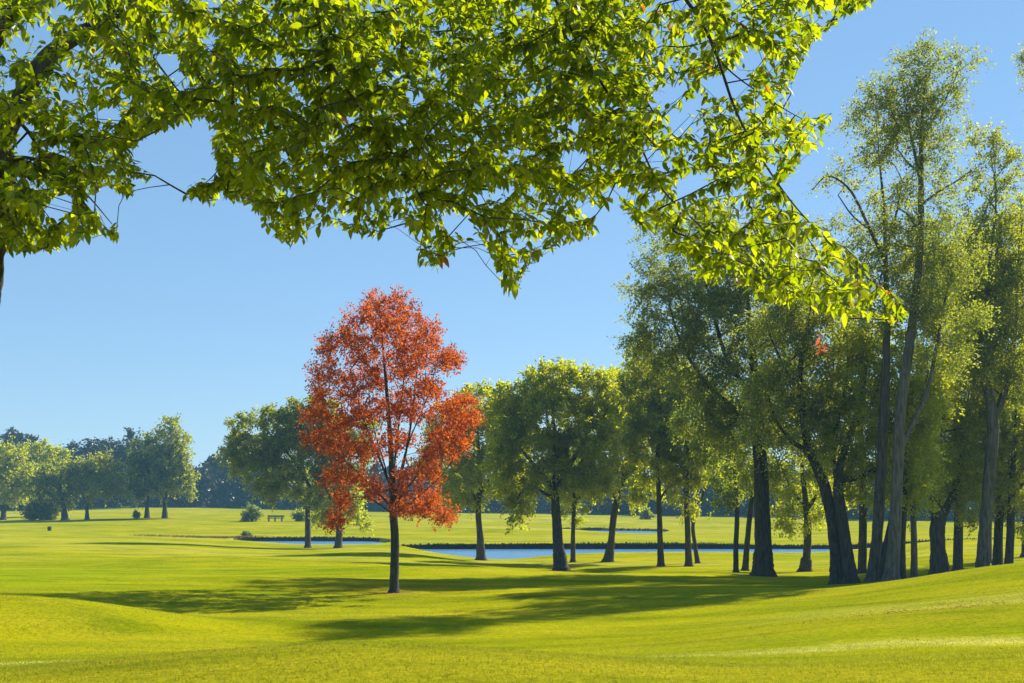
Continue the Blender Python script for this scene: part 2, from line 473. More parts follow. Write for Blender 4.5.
def catmull(P, R, n):
    P = np.asarray(P, float); R = np.asarray(R, float)
    if len(P) < 3:
        t = np.linspace(0, 1, n)[:, None]
        return P[0] * (1 - t) + P[-1] * t, R[0] * (1 - t[:, 0]) + R[-1] * t[:, 0]
    Q = np.r_[[2 * P[0] - P[1]], P, [2 * P[-1] - P[-2]]]
    oP, oR = [], []
    seg = len(P) - 1
    per = max(2, n // seg)
    for i in range(seg):
        t = np.linspace(0, 1, per, endpoint=(i == seg - 1))[:, None]
        a, b, c, d = Q[i], Q[i + 1], Q[i + 2], Q[i + 3]
        oP.append(0.5 * ((2 * b) + (-a + c) * t + (2 * a - 5 * b + 4 * c - d) * t ** 2 + (-a + 3 * b - 3 * c + d) * t ** 3))
        oR.append(R[i] * (1 - t[:, 0]) + R[i + 1] * t[:, 0])
    return np.concatenate(oP), np.concatenate(oR)

class Geo:
    def __init__(self):
        self.v, self.q, self.n = [], [], 0
    def tube(self, P, R, sides=10, rng=None, rough=0.0, ref=(0.3, 1, 0.1)):
        P = np.asarray(P, float); R = np.asarray(R, float)
        T = norm(np.gradient(P, axis=0))
        r0 = np.array(ref) + 1e-3
        A = norm(np.cross(T, r0)); B = np.cross(T, A)
        a = np.linspace(0, 2 * math.pi, sides, endpoint=False)
        rr = R[:, None] * np.ones(sides)
        if rng is not None and rough:
            ridge = 1 + rough * rng.normal(size=sides)
            rr = rr * (ridge[None, :] * (1 + 0.6 * rough * rng.normal(size=rr.shape)))
        V = P[:, None, :] + rr[..., None] * (np.cos(a)[None, :, None] * A[:, None, :] + np.sin(a)[None, :, None] * B[:, None, :])
        n, k = V.shape[:2]
        i = np.arange(n - 1)[:, None] * k + np.arange(k)[None, :]
        j = np.arange(n - 1)[:, None] * k + (np.arange(k)[None, :] + 1) % k
        q = np.stack([i, j, j + k, i + k], -1).reshape(-1, 4)
        self.v.append(V.reshape(-1, 3)); self.q.append(q + self.n); self.n += n * k
    def sticks(self, A, B, RA, RB, sides=4):
        T = norm(B - A)
        up = np.where(np.abs(T[:, 2:3]) > 0.9, np.array([[1.0, 0, 0]]), np.array([[0, 0, 1.0]]))
        X = norm(np.cross(T, up)); Y = np.cross(T, X)
        a = np.linspace(0, 2 * math.pi, sides, endpoint=False)
        d = np.cos(a)[None, :, None] * X[:, None] + np.sin(a)[None, :, None] * Y[:, None]
        V = np.concatenate([A[:, None] + RA[:, None, None] * d, B[:, None] + RB[:, None, None] * d], 1)
        m = len(A)
        i = np.arange(sides); j = (i + 1) % sides
        q = np.stack([i, j, j + sides, i + sides], -1)[None] + (np.arange(m) * 2 * sides)[:, None, None]
        self.v.append(V.reshape(-1, 3)); self.q.append(q.reshape(-1, 4) + self.n); self.n += m * 2 * sides
    def build(self, name, mat, parent, smooth=True):
        return mesh_np(name, np.concatenate(self.v), [np.concatenate(self.q)], [mat], parent, smooth=smooth)

def leaf_quads(P, size, rng, aspect=0.55, droop=0.3, dirs=None):
    """one rhombic leaf at every point, in a direction of its own."""
    n = len(P)
    d = rng.normal(size=(n, 3))
    if dirs is not None:
        d = d * 0.7 + dirs
    d[:, 2] -= droop
    d = norm(d)
    s = norm(np.cross(d, rng.normal(size=(n, 3))))
    L = size * rng.uniform(0.6, 1.3, n)[:, None]
    w = L * aspect * 0.5
    nrm = np.cross(d, s)
    a = P; b = P + d * L * 0.45 + s * w + nrm * L * 0.06
    c = P + d * L; e = P + d * L * 0.45 - s * w + nrm * L * 0.06
    V = np.stack([a, b, c, e], 1).reshape(-1, 3)
    Q = np.arange(n * 4).reshape(-1, 4)
    return V, Q

def grow_branches(nodes, node_dist, targets, rng, step, lift=0.12, topen=1.2):
    """connect every target to the nearest sensible node; returns nodes, parents, tip index of each target."""
    N = [np.array(p) for p in nodes]; par = [-1] * len(N); dist = list(node_dist)
    tips = np.zeros(len(targets), int)
    base = np.array(N)
    d0 = np.min(np.linalg.norm(targets[:, None] - base[None], axis=2), axis=1)
    cap = len(N) + len(targets) * 14 + 10
    arr = np.zeros((cap, 3)); arr[:len(N)] = base
    ds = np.zeros(cap); ds[:len(N)] = dist
    n = len(N)
    for t in np.argsort(d0):
        T = targets[t]
        v = T - arr[:n]
        L = np.linalg.norm(v, axis=1)
        cost = L * (1 + topen * np.clip(-v[:, 2] / (L + 1e-6) + 0.1, 0, 1)) + 0.22 * ds[:n]
        i = int(np.argmin(cost))
        Ld = L[i]
        k = int(min(12, max(1, round(Ld / step))))
        p0 = arr[i].copy()
        prev = i
        for s in range(1, k + 1):
            f = s / k
            p = p0 + (T - p0) * f
            if s < k:
                p = p + rng.normal(size=3) * 0.07 * step
                p[2] += lift * Ld * math.sin(f * math.pi) * 0.6
            arr[n] = p
            ds[n] = ds[prev] + np.linalg.norm(p - arr[prev])
            par.append(prev); prev = n; n += 1
        tips[t] = prev
    return arr[:n], np.array(par), tips

FEET = []
CNT = {}
PER, SIZE, DENS = 2.0, 1.18, 1.75
def tree(name, label, cat, Y, stems, blobs, leaf='green', size=0.16, dens=1.0, per=70, clump=0.9, droop=0.3, bark='bark', seed=1,
         group=None, aspect=0.55, twig=True, spread=1.0, base=None, sides=10, thin=0.55, lift=0.12, shell=0.5, tw=0.006):
    """stems: polylines of (column, row, width in px[, depth offset]); the first point of the first is the foot.
       blobs: (column, row, rx, ry[, weight[, depth offset]]) crown masses."""
    rng = np.random.default_rng(seed)
    pxm = Y / F
    fx = (stems[0][0][0] - 512) / F * Y
    fz = gz1(fx, Y)
    foot = np.array([fx, Y, fz])
    FEET.append((fx, Y, stems[0][0][2] * pxm))
    root = empty(name, tuple(foot), label, cat, group)
    g = Geo()
    nodes, nd = [], []
    for si, st in enumerate(stems):
        P = np.array([W3(s[0], s[1], Y + (s[3] if len(s) > 3 else 0)) for s in st])
        R = np.array([s[2] for s in st]) * pxm * 0.5
        if si == 0:
            P[0] = foot + np.array([0, 0, -0.15])
            L0 = np.linalg.norm(P[1] - P[0]); D0 = R[0] * 2
            hs = np.minimum(np.array([0, .15 + .10 * D0, .15 + .42 * D0, .15 + 1.1 * D0]) / L0, [0, .3, .6, .9])
            P = np.r_[[P[0] + (P[1] - P[0]) * f_ for f_ in hs], P[1:]]
            R = np.r_[R[0] * np.array([1.65, 1.36, 1.1, 1.0]), R[1:]]
        C, CR = catmull(P - foot, R, max(10, 7 * len(P)))
        g.tube(C, CR, sides, rng, 0.05)
        cum = np.r_[0, np.cumsum(np.linalg.norm(np.diff(C, axis=0), axis=1))]
        k0 = int(len(C) * (0.5 if si == 0 else 0.2))
        for c, l in zip(C[k0:], cum[k0:]):
            nodes.append(c); nd.append(l)
    # clumps
    T = []
    for b in blobs:
        bx, by, rx, ry = b[:4]
        w = b[4] if len(b) > 4 else 1.0
        off = b[5] if len(b) > 5 else 0.0
        c = W3(bx, by, Y + off) - foot
        a, h = rx * pxm, ry * pxm
        dpt = a * 0.95 if a < 2.2 * h else 1.6 * h
        n = max(3, int(round(DENS * dens * w * 5.0 * (a * h * dpt) ** (2 / 3) / clump ** 2)))
        q = norm(rng.normal(size=(n, 3))) * (rng.uniform(0, 1, n) ** (1 / 3 * (1 - shell) + 0.02))[:, None]
        T.append(c + q * np.array([a, dpt, h]))
    T = np.concatenate(T)
    T = T[T[:, 2] > 0.5] if name.endswith('tree') else T[T[:, 2] > 0.05]
    A, par, tips = grow_branches(nodes, nd, T, rng, step=max(0.5, clump * 0.8), lift=lift)
    cnt = np.zeros(len(A)); cnt[tips] = 1
    for i in range(len(A) - 1, len(nodes) - 1, -1):
        cnt[par[i]] += cnt[i]
    k = np.arange(len(nodes), len(A))
    k = k[par[k] >= 0]
    rb = tw * pxm / 0.05 * np.maximum(cnt, 1) ** thin
    rb = np.maximum(rb, 0.004)
    if len(k) and twig:
        g2 = g
        ra = rb[par[k]].copy()
        ra[par[k] < len(nodes)] = rb[k][par[k] < len(nodes)] * 1.15
        ra = np.minimum(ra, rb[k] * 1.5)
        g2.sticks(A[par[k]], A[k], ra, rb[k], 5)
    # leaves along short sprays at every clump
    per = per * PER; size = size * SIZE
    nt_ = 6
    nl = max(2, int(per / nt_))
    C = np.repeat(T, nt_, 0)
    pv = np.repeat(norm(T - A[np.where(par[tips] >= 0, par[tips], 0)]), nt_, 0)
    dirs = norm(rng.normal(size=C.shape) * 0.9 + pv * 0.6 + np.array([0, 0, -droop * 0.5]))
    Ls = clump * spread * rng.uniform(0.5, 1.15, len(C))
    if len(k) and twig:
        kk = rng.random(len(C)) < 0.5
        g2.sticks(C[kk], (C + dirs * Ls[:, None] * 0.8)[kk], np.full(kk.sum(), rb.min() * 0.8), np.full(kk.sum(), rb.min() * 0.5), 3)
    g.build('trunk', M[bark], root)
    f = rng.uniform(0.02, 1.0, (len(C), nl))
    P = C[:, None] + dirs[:, None] * (Ls[:, None] * f)[..., None]
    P[..., 2] -= droop * 0.5 * (f ** 2) * Ls[:, None]
    P = P + rng.normal(size=P.shape) * clump * 0.13
    D = np.repeat(dirs[:, None], nl, 1)
    P = P.reshape(-1, 3); D = D.reshape(-1, 3)
    keep = P[:, 2] > 0.06
    V, Q = leaf_quads(P[keep], size, rng, aspect, droop, D[keep])
    mesh_np('crown', V, [Q], [M[leaf]], root)
    CNT[label] = len(Q)
    return root

HAZE = 0.0004

# ------------------------------------------------------------------ trees of the middle distance
RIGHT = 'tall trees of the shady grove beside the pond'
# red maple on the open fairway
_r = np.random.default_rng(4)
MAPLE = []
for a, b, c, d in [(378, 304, 10, 11), (362, 318, 12, 12), (345, 335, 14, 12), (332, 350, 10, 10), (398, 310, 12, 12), (415, 318, 12, 12), (430, 335, 12, 12), (425, 350, 16, 12), (440, 362, 14, 7), (452, 357, 7, 4),
                   (382, 330, 16, 16), (404, 340, 14, 14), (362, 350, 14, 14), (325, 372, 14, 12), (345, 385, 16, 13), (318, 395, 10, 8), (370, 374, 18, 16), (400, 368, 18, 16), (420, 385, 14, 9), (437, 391, 12, 5), (315, 412, 11, 7), (335, 420, 17, 12),
                   (360, 412, 19, 14), (395, 408, 18, 15), (420, 413, 15, 8), (445, 411, 14, 6), (462, 407, 13, 5), (471, 420, 9, 5), (455, 427, 15, 6), (435, 435, 15, 7), (340, 450, 20, 12), (318, 440, 10, 7), (370, 452, 17, 12), (400, 442, 14, 10),
                   (425, 455, 13, 6), (446, 450, 12, 5), (460, 440, 9, 4), (355, 480, 17, 8), (335, 476, 10, 8), (410, 474, 17, 7), (432, 474, 12, 5), (412, 494, 15, 6), (430, 500, 11, 4), (400, 506, 9, 5), (345, 500, 8, 4), (376, 492, 7, 5),
                   (335, 520, 5, 3), (420, 509, 7, 3), (444, 515, 4, 2)]:
    half = 2.7 * math.sqrt(max(0.05, 1 - ((a - 390) / 90) ** 2)) * (0.55 if b < 325 else 1)
    for k_ in range(4):
        MAPLE.append((a + _r.normal(0, 2), b + _r.normal(0, 2), c, d, .55, (k_ - 1.5) / 1.5 * half + _r.normal(0, .3)))
tree('maple_tree', 'orange red autumn maple standing alone on the open fairway', 'tree', 42,
     [[(394, 592, 9), (395, 540, 8.2), (393, 505, 7.6), (392, 470, 6), (389, 420, 4.2), (384, 360, 2.4), (380, 312, 1)],
      [(394, 500, 3.1), (402, 470, 2.6), (410, 430, 2.0), (416, 380, 1.2), (420, 335, 0.6)],
      [(392, 490, 2.8, 0), (378, 455, 2.2, -0.5), (362, 415, 1.5, -0.8), (350, 370, 0.9, -1)],
      [(393, 478, 2.5, .3), (398, 430, 1.9, .8), (404, 370, 1.1, 1.2), (400, 330, 0.6, 1.3)],
      [(393, 512, 1.9, .2), (386, 470, 1.6, .6), (372, 420, 1.1, 1.0), (366, 350, 0.5, 1.2)], [(395, 500, 1.9, -.3), (406, 450, 1.5, -.8), (428, 395, 1.0, -1.0), (440, 350, 0.5, -1.2)],
      [(394, 515, 1.6, -.2), (372, 500, 1.2, -.6), (352, 498, 0.9, -.8), (340, 512, 0.4, -.8)], [(395, 512, 1.6, -.3), (420, 495, 1.2, -.8), (446, 470, 0.8, -1), (462, 440, 0.4, -1)],
      [(394, 505, 2.5, .3), (415, 478, 1.9, .8), (440, 445, 1.2, 1.0), (458, 425, 0.6, 1.2)],
      [(393, 508, 2.5, -.3), (375, 490, 1.9, -.8), (350, 465, 1.2, -1.0), (325, 440, 0.6, -1.2)]],
     MAPLE,
     leaf='red', size=0.074, dens=0.60, per=50, clump=0.42, spread=1.3, droop=0.0, bark='bark_dark', seed=11, lift=-0.04, shell=0.3, aspect=0.7, tw=.0045)

# left pond shore
tree('willow_tree', 'loose olive tree with bowed trunk on the left pond bank', 'tree', 118,
     [[(308, 549, 6), (308, 520, 5.4), (309, 498, 5), (318, 482, 4.4), (332, 471, 3.6), (345, 455, 2.2), (352, 435, 1.2)],
      [(312, 490, 3.4), (300, 470, 3), (285, 450, 2.4), (268, 432, 1.4), (255, 422, .8)],
      [(322, 478, 3), (322, 450, 2.4), (316, 425, 1.6), (310, 405, .8)]],
     [(255, 440, 26, 26), (242, 455, 18, 20), (275, 430, 26, 22), (300, 418, 22, 18), (318, 412, 16, 14), (268, 470, 28, 20), (295, 455, 30, 26),
      (325, 440, 28, 26), (305, 485, 24, 14, .8), (345, 455, 24, 24), (275, 492, 14, 8, .6), (240, 430, 10, 12, .5), (360, 430, 16, 20), (322, 395, 6, 8, .3)],
     leaf='olive', size=0.24, dens=0.8, per=90, clump=1.15, droop=0.5, seed=12, group='trees on the pond banks')
tree('willow_tree', 'short bushy yellow green tree with drooping sprays behind red maple', 'tree', 117,
     [[(338, 543, 7), (339, 532, 6.4), (337, 520, 5.6), (334, 505, 3.4), (326, 490, 2), (322, 480, 1)],
      [(338, 526, 4), (346, 508, 3), (356, 492, 2), (362, 478, 1)]],
     [(335, 495, 20, 18), (352, 490, 16, 18), (322, 505, 12, 14), (358, 508, 12, 10), (345, 478, 18, 12), (338, 515, 20, 9, .8), (362, 520, 8, 6, .6), (320, 520, 7, 6, .5)],
     leaf='yellow', size=0.22, dens=0.55, per=70, clump=1.0, droop=0.6, seed=13, group='trees on the pond banks')
tree('shade_tree', 'mid green tree right of red maple with flared trunk at water edge', 'tree', 96,
     [[(481, 559, 9), (480, 535, 6.6), (478, 510, 5.6), (480, 480, 4.6), (478, 440, 3), (476, 405, 1.4)],
      [(479, 505, 3.6), (466, 480, 2.8), (452, 455, 2), (442, 430, 1)], [(479, 495, 3.6), (496, 470, 2.8), (510, 445, 2), (516, 420, 1)]],
     [(480, 405, 24, 20), (450, 425, 22, 20), (505, 415, 24, 22), (478, 440, 38, 26), (445, 460, 24, 22), (515, 450, 22, 26), (485, 475, 40, 22), (450, 490, 20, 14, .8), (515, 485, 22, 16, .8), (470, 502, 20, 8, .6), (432, 445, 8, 14, .6)],
     leaf='green', size=0.21, dens=0.95, per=80, clump=1.05, droop=0.35, seed=14, group='trees on the pond banks')
tree('shade_tree', 'rounded dense green tree with dark trunk and low hanging spray left', 'tree', 80,
     [[(561, 571, 14), (558, 545, 11), (556, 515, 9.6), (555, 490, 8), (556, 455, 5.5), (553, 415, 3), (552, 380, 1.4)],
      [(556, 492, 6), (540, 472, 4.5), (522, 450, 3), (508, 430, 1.5)], [(556, 488, 6), (572, 462, 4.5), (585, 435, 3), (594, 410, 1.4)],
      [(556, 500, 4), (538, 490, 3), (522, 492, 2), (514, 508, 1)]],
     [(555, 382, 30, 18), (522, 398, 26, 20), (590, 392, 26, 22), (555, 415, 44, 28), (508, 425, 22, 24), (600, 425, 20, 26), (530, 450, 36, 24), (582, 455, 32, 24), (505, 465, 18, 18), (555, 478, 44, 14, .9),
      (520, 488, 18, 12, .8), (514, 508, 7, 8, .8), (590, 485, 18, 12, .8), (521, 500, 10, 8, .8), (515, 513, 6, 7, .7)],
     leaf='green', size=0.19, dens=1.15, per=84, clump=0.95, droop=0.35, bark='bark_dark', seed=15, group='trees on the pond banks')
tree('slender_tree', 'low slim tree with narrow crown beside rounded dense green tree', 'tree', 93,
     [[(573, 562, 5.4), (573, 535, 4.6), (574, 510, 4.2), (574, 480, 3), (576, 450, 1.4)], [(574, 505, 2.6), (584, 490, 2), (590, 475, 1)]],
     [(574, 500, 18, 14), (566, 485, 16, 16), (588, 482, 14, 16), (576, 460, 18, 18), (578, 515, 12, 6, .7)],
     leaf='yellow', size=0.2, dens=0.7, per=70, clump=0.95, droop=0.45, seed=16, group='trees on the pond banks')
tree('shade_tree', 'light green tree whose flared trunk leans right at the shore', 'tree', 93,
     [[(608, 562, 9.5), (611, 545, 6.8), (614, 515, 6.4), (619, 492, 5.6), (626, 470, 4.4), (630, 440, 3), (632, 405, 1.4)],
      [(617, 500, 4), (606, 480, 3), (600, 455, 2), (598, 430, 1)], [(622, 482, 3.4), (640, 462, 2.6), (652, 440, 1.4)]],
     [(625, 385, 24, 18), (605, 410, 22, 20), (645, 400, 20, 22), (625, 425, 32, 24), (605, 455, 22, 22), (648, 450, 24, 22), (622, 478, 30, 16), (596, 485, 14, 12, .8), (645, 490, 16, 12, .8), (632, 500, 12, 6, .5)],
     leaf='yellow', size=0.21, dens=0.9, per=80, clump=1.05, droop=0.4, seed=17, group='trees on the pond banks')
tree('slender_tree', 'slim straight trunked tree with one thin side limb at shore', 'tree', 84,
     [[(661, 570, 7), (660, 540, 5.6), (659, 505, 5), (658, 470, 4.4), (657, 430, 3.4), (655, 385, 2), (652, 350, 1)],
      [(660, 500, 2.4), (666, 490, 2), (672, 485, 1.6), (676, 480, 1)], [(657, 440, 2.4), (668, 415, 1.8), (678, 392, 1)]],
     [(655, 365, 24, 22), (675, 385, 22, 20), (640, 390, 22, 22), (660, 412, 32, 22), (640, 435, 22, 20), (680, 440, 22, 22), (660, 462, 26, 14, .6), (685, 470, 12, 10, .5), (640, 470, 12, 10, .5)],
     leaf='green', size=0.19, dens=1.25, per=80, clump=1.0, droop=0.4, seed=18, group=RIGHT)
tree('slender_tree', 'straight medium trunk with leafy lower half beside thin leaning tree', 'tree', 84,
     [[(689, 570, 7.6), (688, 540, 6.2), (687, 505, 5.8), (686, 465, 5), (688, 425, 3.6), (690, 385, 1.8)],
      [(687, 480, 3), (676, 455, 2.2), (670, 430, 1)], [(687, 465, 3), (700, 440, 2.2), (708, 415, 1)]],
     [(690, 395, 24, 22), (672, 415, 20, 20), (712, 412, 22, 22), (690, 445, 30, 24), (682, 485, 12, 14, .8), (690, 508, 8, 8, .5), (705, 470, 16, 14, .8), (672, 475, 12, 12, .6)],
     leaf='green', size=0.19, dens=1.25, per=80, clump=1.0, droop=0.45, seed=19, group=RIGHT)
tree('slender_tree', 'thin forked tree leaning right behind straight leafy trunk', 'tree', 90,
     [[(698, 563, 5), (695, 545, 4.2), (693, 525, 3.8), (698, 508, 3), (704, 492, 2.4), (709, 470, 1.6), (712, 445, .8)],
      [(693, 525, 2.6), (690, 510, 2), (688, 495, 1.2)]],
     [(712, 450, 16, 16), (722, 465, 14, 14), (704, 440, 14, 14), (728, 490, 12, 8, .7)],
     leaf='green', size=0.19, dens=1.25, per=64, clump=0.95, droop=0.45, seed=20, group=RIGHT)
tree('slender_tree', 'dark narrow trunk just left of the thickest willow trunk', 'tree', 72,
     [[(736, 573, 5.6), (736, 545, 5), (737, 515, 4.6), (735, 480, 3.8), (733, 440, 2.6), (730, 405, 1)]],
     [(735, 420, 26, 22), (720, 445, 22, 20), (750, 455, 18, 22), (735, 485, 20, 14), (725, 500, 12, 8, .6), (700, 425, 22, 22)],
     leaf='dark', size=0.17, dens=0.8, per=76, clump=0.9, droop=0.45, bark='bark_dark', seed=21, group=RIGHT)
tree('slender_tree', 'short trunk leaning right in gap beside the thickest willow', 'tree', 78,
     [[(745, 570, 7), (747, 545, 6), (750, 515, 5.4), (753, 490, 4), (757, 460, 2)]],
     [(750, 470, 20, 18), (768, 480, 16, 16), (735, 480, 14, 12), (745, 450, 18, 14)],
     leaf='dark', size=0.18, dens=0.7, per=70, clump=0.95, droop=0.45, bark='bark_dark', seed=22, group=RIGHT)
tree('willow_tree', 'great silver green willow with the thickest straight trunk', 'tree', 60,
     [[(763, 576, 19), (763, 545, 16.5), (762, 505, 15), (761, 470, 13.5), (758, 435, 12), (757, 395, 9), (752, 345, 6), (748, 300, 3.4), (745, 262, 1.2)],
      [(760, 450, 9), (775, 420, 7.5), (795, 395, 6), (803, 360, 5), (800, 325, 3.6), (780, 290, 2.2), (768, 262, 1.2)],
      [(759, 440, 7), (735, 410, 5.5), (708, 385, 4), (682, 345, 2.6), (668, 300, 1.2)],
      [(757, 400, 5), (730, 365, 4), (715, 320, 3), (704, 275, 1.4)], [(801, 345, 4), (812, 318, 3), (818, 285, 1.6)]],
     [(665, 260, 26, 26, .8), (645, 300, 22, 24, .8), (690, 290, 32, 30, .9), (672, 330, 34, 26, .9), (725, 265, 34, 34), (715, 320, 40, 30), (690, 365, 38, 24), (755, 300, 40, 34),
      (765, 350, 44, 30), (725, 390, 40, 28), (770, 255, 34, 32), (800, 300, 30, 32), (785, 395, 38, 28), (745, 430, 40, 24), (800, 430, 30, 24), (705, 420, 28, 18), (640, 345, 18, 14, .7), (758, 470, 24, 14, .8), (715, 225, 24, 18, .7), (660, 225, 18, 14, .7)],
     leaf='silver', size=0.125, dens=1.25, per=78, clump=0.85, droop=0.45, bark='bark_dark', spread=1.2, seed=23, group=RIGHT, sides=14)
tree('shade_tree', 'low spreading tree with flared trunk between thickest willow and paired trunks', 'tree', 76,
     [[(805, 574, 11), (807, 555, 7.6), (808, 530, 7), (806, 505, 6), (803, 475, 4), (800, 445, 2)], [(807, 510, 4), (820, 490, 3), (830, 468, 1.4)], [(807, 508, 4), (792, 490, 3), (782, 468, 1.4)]],
     [(803, 455, 26, 22), (780, 480, 20, 18), (825, 478, 20, 18), (805, 500, 30, 14), (785, 515, 16, 10, .8), (822, 515, 16, 10, .8), (800, 525, 18, 6, .5), (835, 450, 16, 16)],
     leaf='yellow', size=0.17, dens=0.72, per=74, clump=0.9, droop=0.5, seed=24, group=RIGHT)
tree('willow_tree', 'left trunk of the close pair, curving left into silver foliage', 'tree', 50,
     [[(838, 588, 14), (836, 555, 12), (832, 520, 11.4), (824, 485, 10.6), (815, 462, 10), (806, 435, 8), (801, 400, 6.5), (800, 370, 5), (806, 335, 3.2), (812, 300, 1.4)],
      [(818, 470, 6), (804, 450, 5), (790, 440, 4), (776, 420, 2.6), (768, 395, 1.2)], [(801, 395, 4), (786, 370, 3), (770, 335, 1.8), (764, 305, 1)]],
     [(800, 310, 30, 26), (825, 340, 26, 28), (775, 330, 26, 26), (800, 375, 34, 26), (830, 400, 24, 22), (770, 390, 26, 22), (795, 420, 34, 22), (822, 440, 20, 18), (765, 425, 20, 16, .8)],
     leaf='silver', size=0.11, dens=1.25, per=80, clump=0.72, droop=0.45, bark='bark_dark', spread=1.2, seed=25, group=RIGHT, sides=12)
tree('shade_tree', 'right trunk of the close pair, forking into long rising limbs', 'tree', 49.5,
     [[(851, 588, 15), (847, 555, 12.5), (842, 520, 11.6), (838, 490, 10.6), (840, 465, 8), (850, 435, 6.2), (860, 405, 5), (866, 370, 3.6), (872, 330, 2)],
      [(840, 480, 7), (856, 478, 5.6), (872, 471, 4.8), (890, 462, 3.6), (908, 445, 2), (918, 425, 1)],
      [(838, 485, 6), (833, 455, 5), (838, 420, 4), (846, 385, 2.6), (848, 350, 1.2)], [(852, 430, 3.6), (868, 410, 3), (880, 380, 2), (886, 345, 1)]],
     [(850, 345, 28, 26), (880, 350, 26, 28), (845, 385, 30, 24), (885, 395, 28, 26), (855, 425, 32, 24), (890, 435, 26, 20), (835, 455, 22, 18), (870, 462, 30, 18), (900, 470, 20, 14, .8), (860, 490, 24, 12, .7), (915, 400, 20, 24, .8)],
     leaf='yellow', size=0.115, dens=1.25, per=80, clump=0.74, droop=0.45, bark='bark_dark', seed=26, group=RIGHT, sides=12)
tree('poplar_tree', 'tall bare lower trunk leaning slightly right, no limbs below canopy', 'tree', 48,
     [[(872, 583, 12), (877, 540, 10.6), (881, 480, 10), (884, 420, 9.2), (887, 330, 6.6), (886, 270, 4.4), (884, 210, 2.8), (880, 165, 1.8), (876, 120, .9)],
      [(885, 262, 3.6), (868, 225, 3), (850, 190, 2.2), (828, 176, 1.4), (812, 190, .8)], [(886, 250, 3), (896, 215, 2.2), (902, 180, 1.2)], [(870, 230, 2), (852, 215, 1.6), (838, 195, 1)]],
     [(868, 170, 20, 22, .45), (885, 130, 18, 22, .5), (845, 180, 20, 18, .35), (890, 200, 24, 22, .5), (865, 225, 26, 22, .6), (890, 255, 28, 24, .8), (860, 268, 28, 22, .8), (880, 300, 30, 26, .8), (835, 215, 18, 16, .35), (830, 175, 12, 10, .3)],
     leaf='olive', size=0.10, dens=1.25, per=64, clump=0.72, droop=0.4, bark='bark', seed=27, group=RIGHT, sides=12, spread=1.3)
tree('slender_tree', 'thin trunk leaning hard right into the tall poplar trunk', 'tree', 49.5,
     [[(878, 582, 9), (884, 555, 8), (891, 525, 7), (896, 500, 6), (903, 460, 4.6), (914, 420, 3.4), (925, 385, 2), (932, 350, 1)]],
     [(925, 370, 22, 22, .8), (908, 400, 20, 20, .8), (930, 405, 20, 20, .8), (915, 440, 18, 16, .8)],
     leaf='green', size=0.11, dens=1.25, per=72, clump=0.72, droop=0.45, bark='bark_dark', seed=28, group=RIGHT)
tree('poplar_tree', 'tallest poplar, its long pale trunk rising above the whole grove', 'tree', 47,
     [[(891, 580, 14), (894, 545, 12.5), (897, 480, 11.6), (900, 420, 10.6), (906, 370, 9.6), (914, 310, 8.4), (920, 250, 7), (921, 200, 6), (921, 160, 4.6), (922, 120, 3), (926, 75, 1.4)],
      [(920, 180, 3.4), (914, 150, 2.8), (908, 120, 2.2), (903, 85, 1.2)], [(921, 150, 3), (930, 125, 2.6), (945, 100, 1.8), (958, 72, 1)],
      [(921, 205, 3), (938, 192, 2.2), (955, 182, 1.6), (972, 170, 1)], [(919, 230, 2.4), (908, 215, 2), (898, 208, 1.2)],
      [(899, 450, 6), (912, 425, 5), (926, 395, 4), (936, 350, 3), (945, 300, 2.4), (960, 255, 1.6), (975, 230, 1)], [(921, 170, 2.6), (910, 165, 2), (898, 150, 1.2)]],
     [(925, 62, 18, 18, .6), (950, 62, 13, 18, .5), (905, 72, 18, 20, .6), (888, 98, 20, 20, .8), (915, 100, 26, 20, .8), (945, 95, 18, 18, .7), (880, 118, 22, 16, .7), (905, 130, 24, 16, .7), (935, 128, 20, 18, .55), (862, 120, 14, 10, .5),
      (900, 160, 22, 18, .45), (930, 165, 22, 18, .45), (950, 130, 12, 14, .4), (910, 195, 24, 16, .4), (945, 185, 18, 14, .35), (935, 225, 26, 20, .6), (905, 235, 24, 20, .6), (930, 270, 34, 24, .85), (960, 265, 26, 22, .7), (915, 310, 32, 26, .8), (950, 315, 30, 26, .8), (945, 355, 26, 22, .8), (970, 60, 6, 10, .25)],
     leaf='silver', size=0.10, dens=1.6, per=66, clump=0.72, droop=0.3, bark='bark_pale', spread=1.3, seed=29, group=RIGHT, sides=14)
tree('slender_tree', 'narrow dark trunk tucked behind the tallest poplar foot', 'tree', 50,
     [[(902, 579, 7), (902, 545, 6), (904, 510, 5.4), (906, 480, 4), (908, 450, 2)]],
     [(906, 470, 16, 16), (915, 490, 14, 10), (900, 490, 14, 10), (910, 450, 16, 14)],
     leaf='yellow', size=0.115, dens=1.25, per=70, clump=0.7, droop=0.5, bark='bark_dark', seed=30, group=RIGHT)
tree('slender_tree', 'slim pale trunk standing alone left of the stout forked trunk', 'tree', 51,
     [[(914, 577, 7), (914, 545, 6.2), (913, 510, 5.8), (913, 480, 4.6), (916, 445, 2.6), (918, 415, 1)]],
     [(916, 455, 20, 18), (925, 480, 16, 14), (905, 475, 16, 14), (916, 500, 16, 8, .7), (920, 430, 20, 16)],
     leaf='yellow', size=0.115, dens=1.25, per=70, clump=0.72, droop=0.5, bark='bark_pale', seed=31, group=RIGHT)
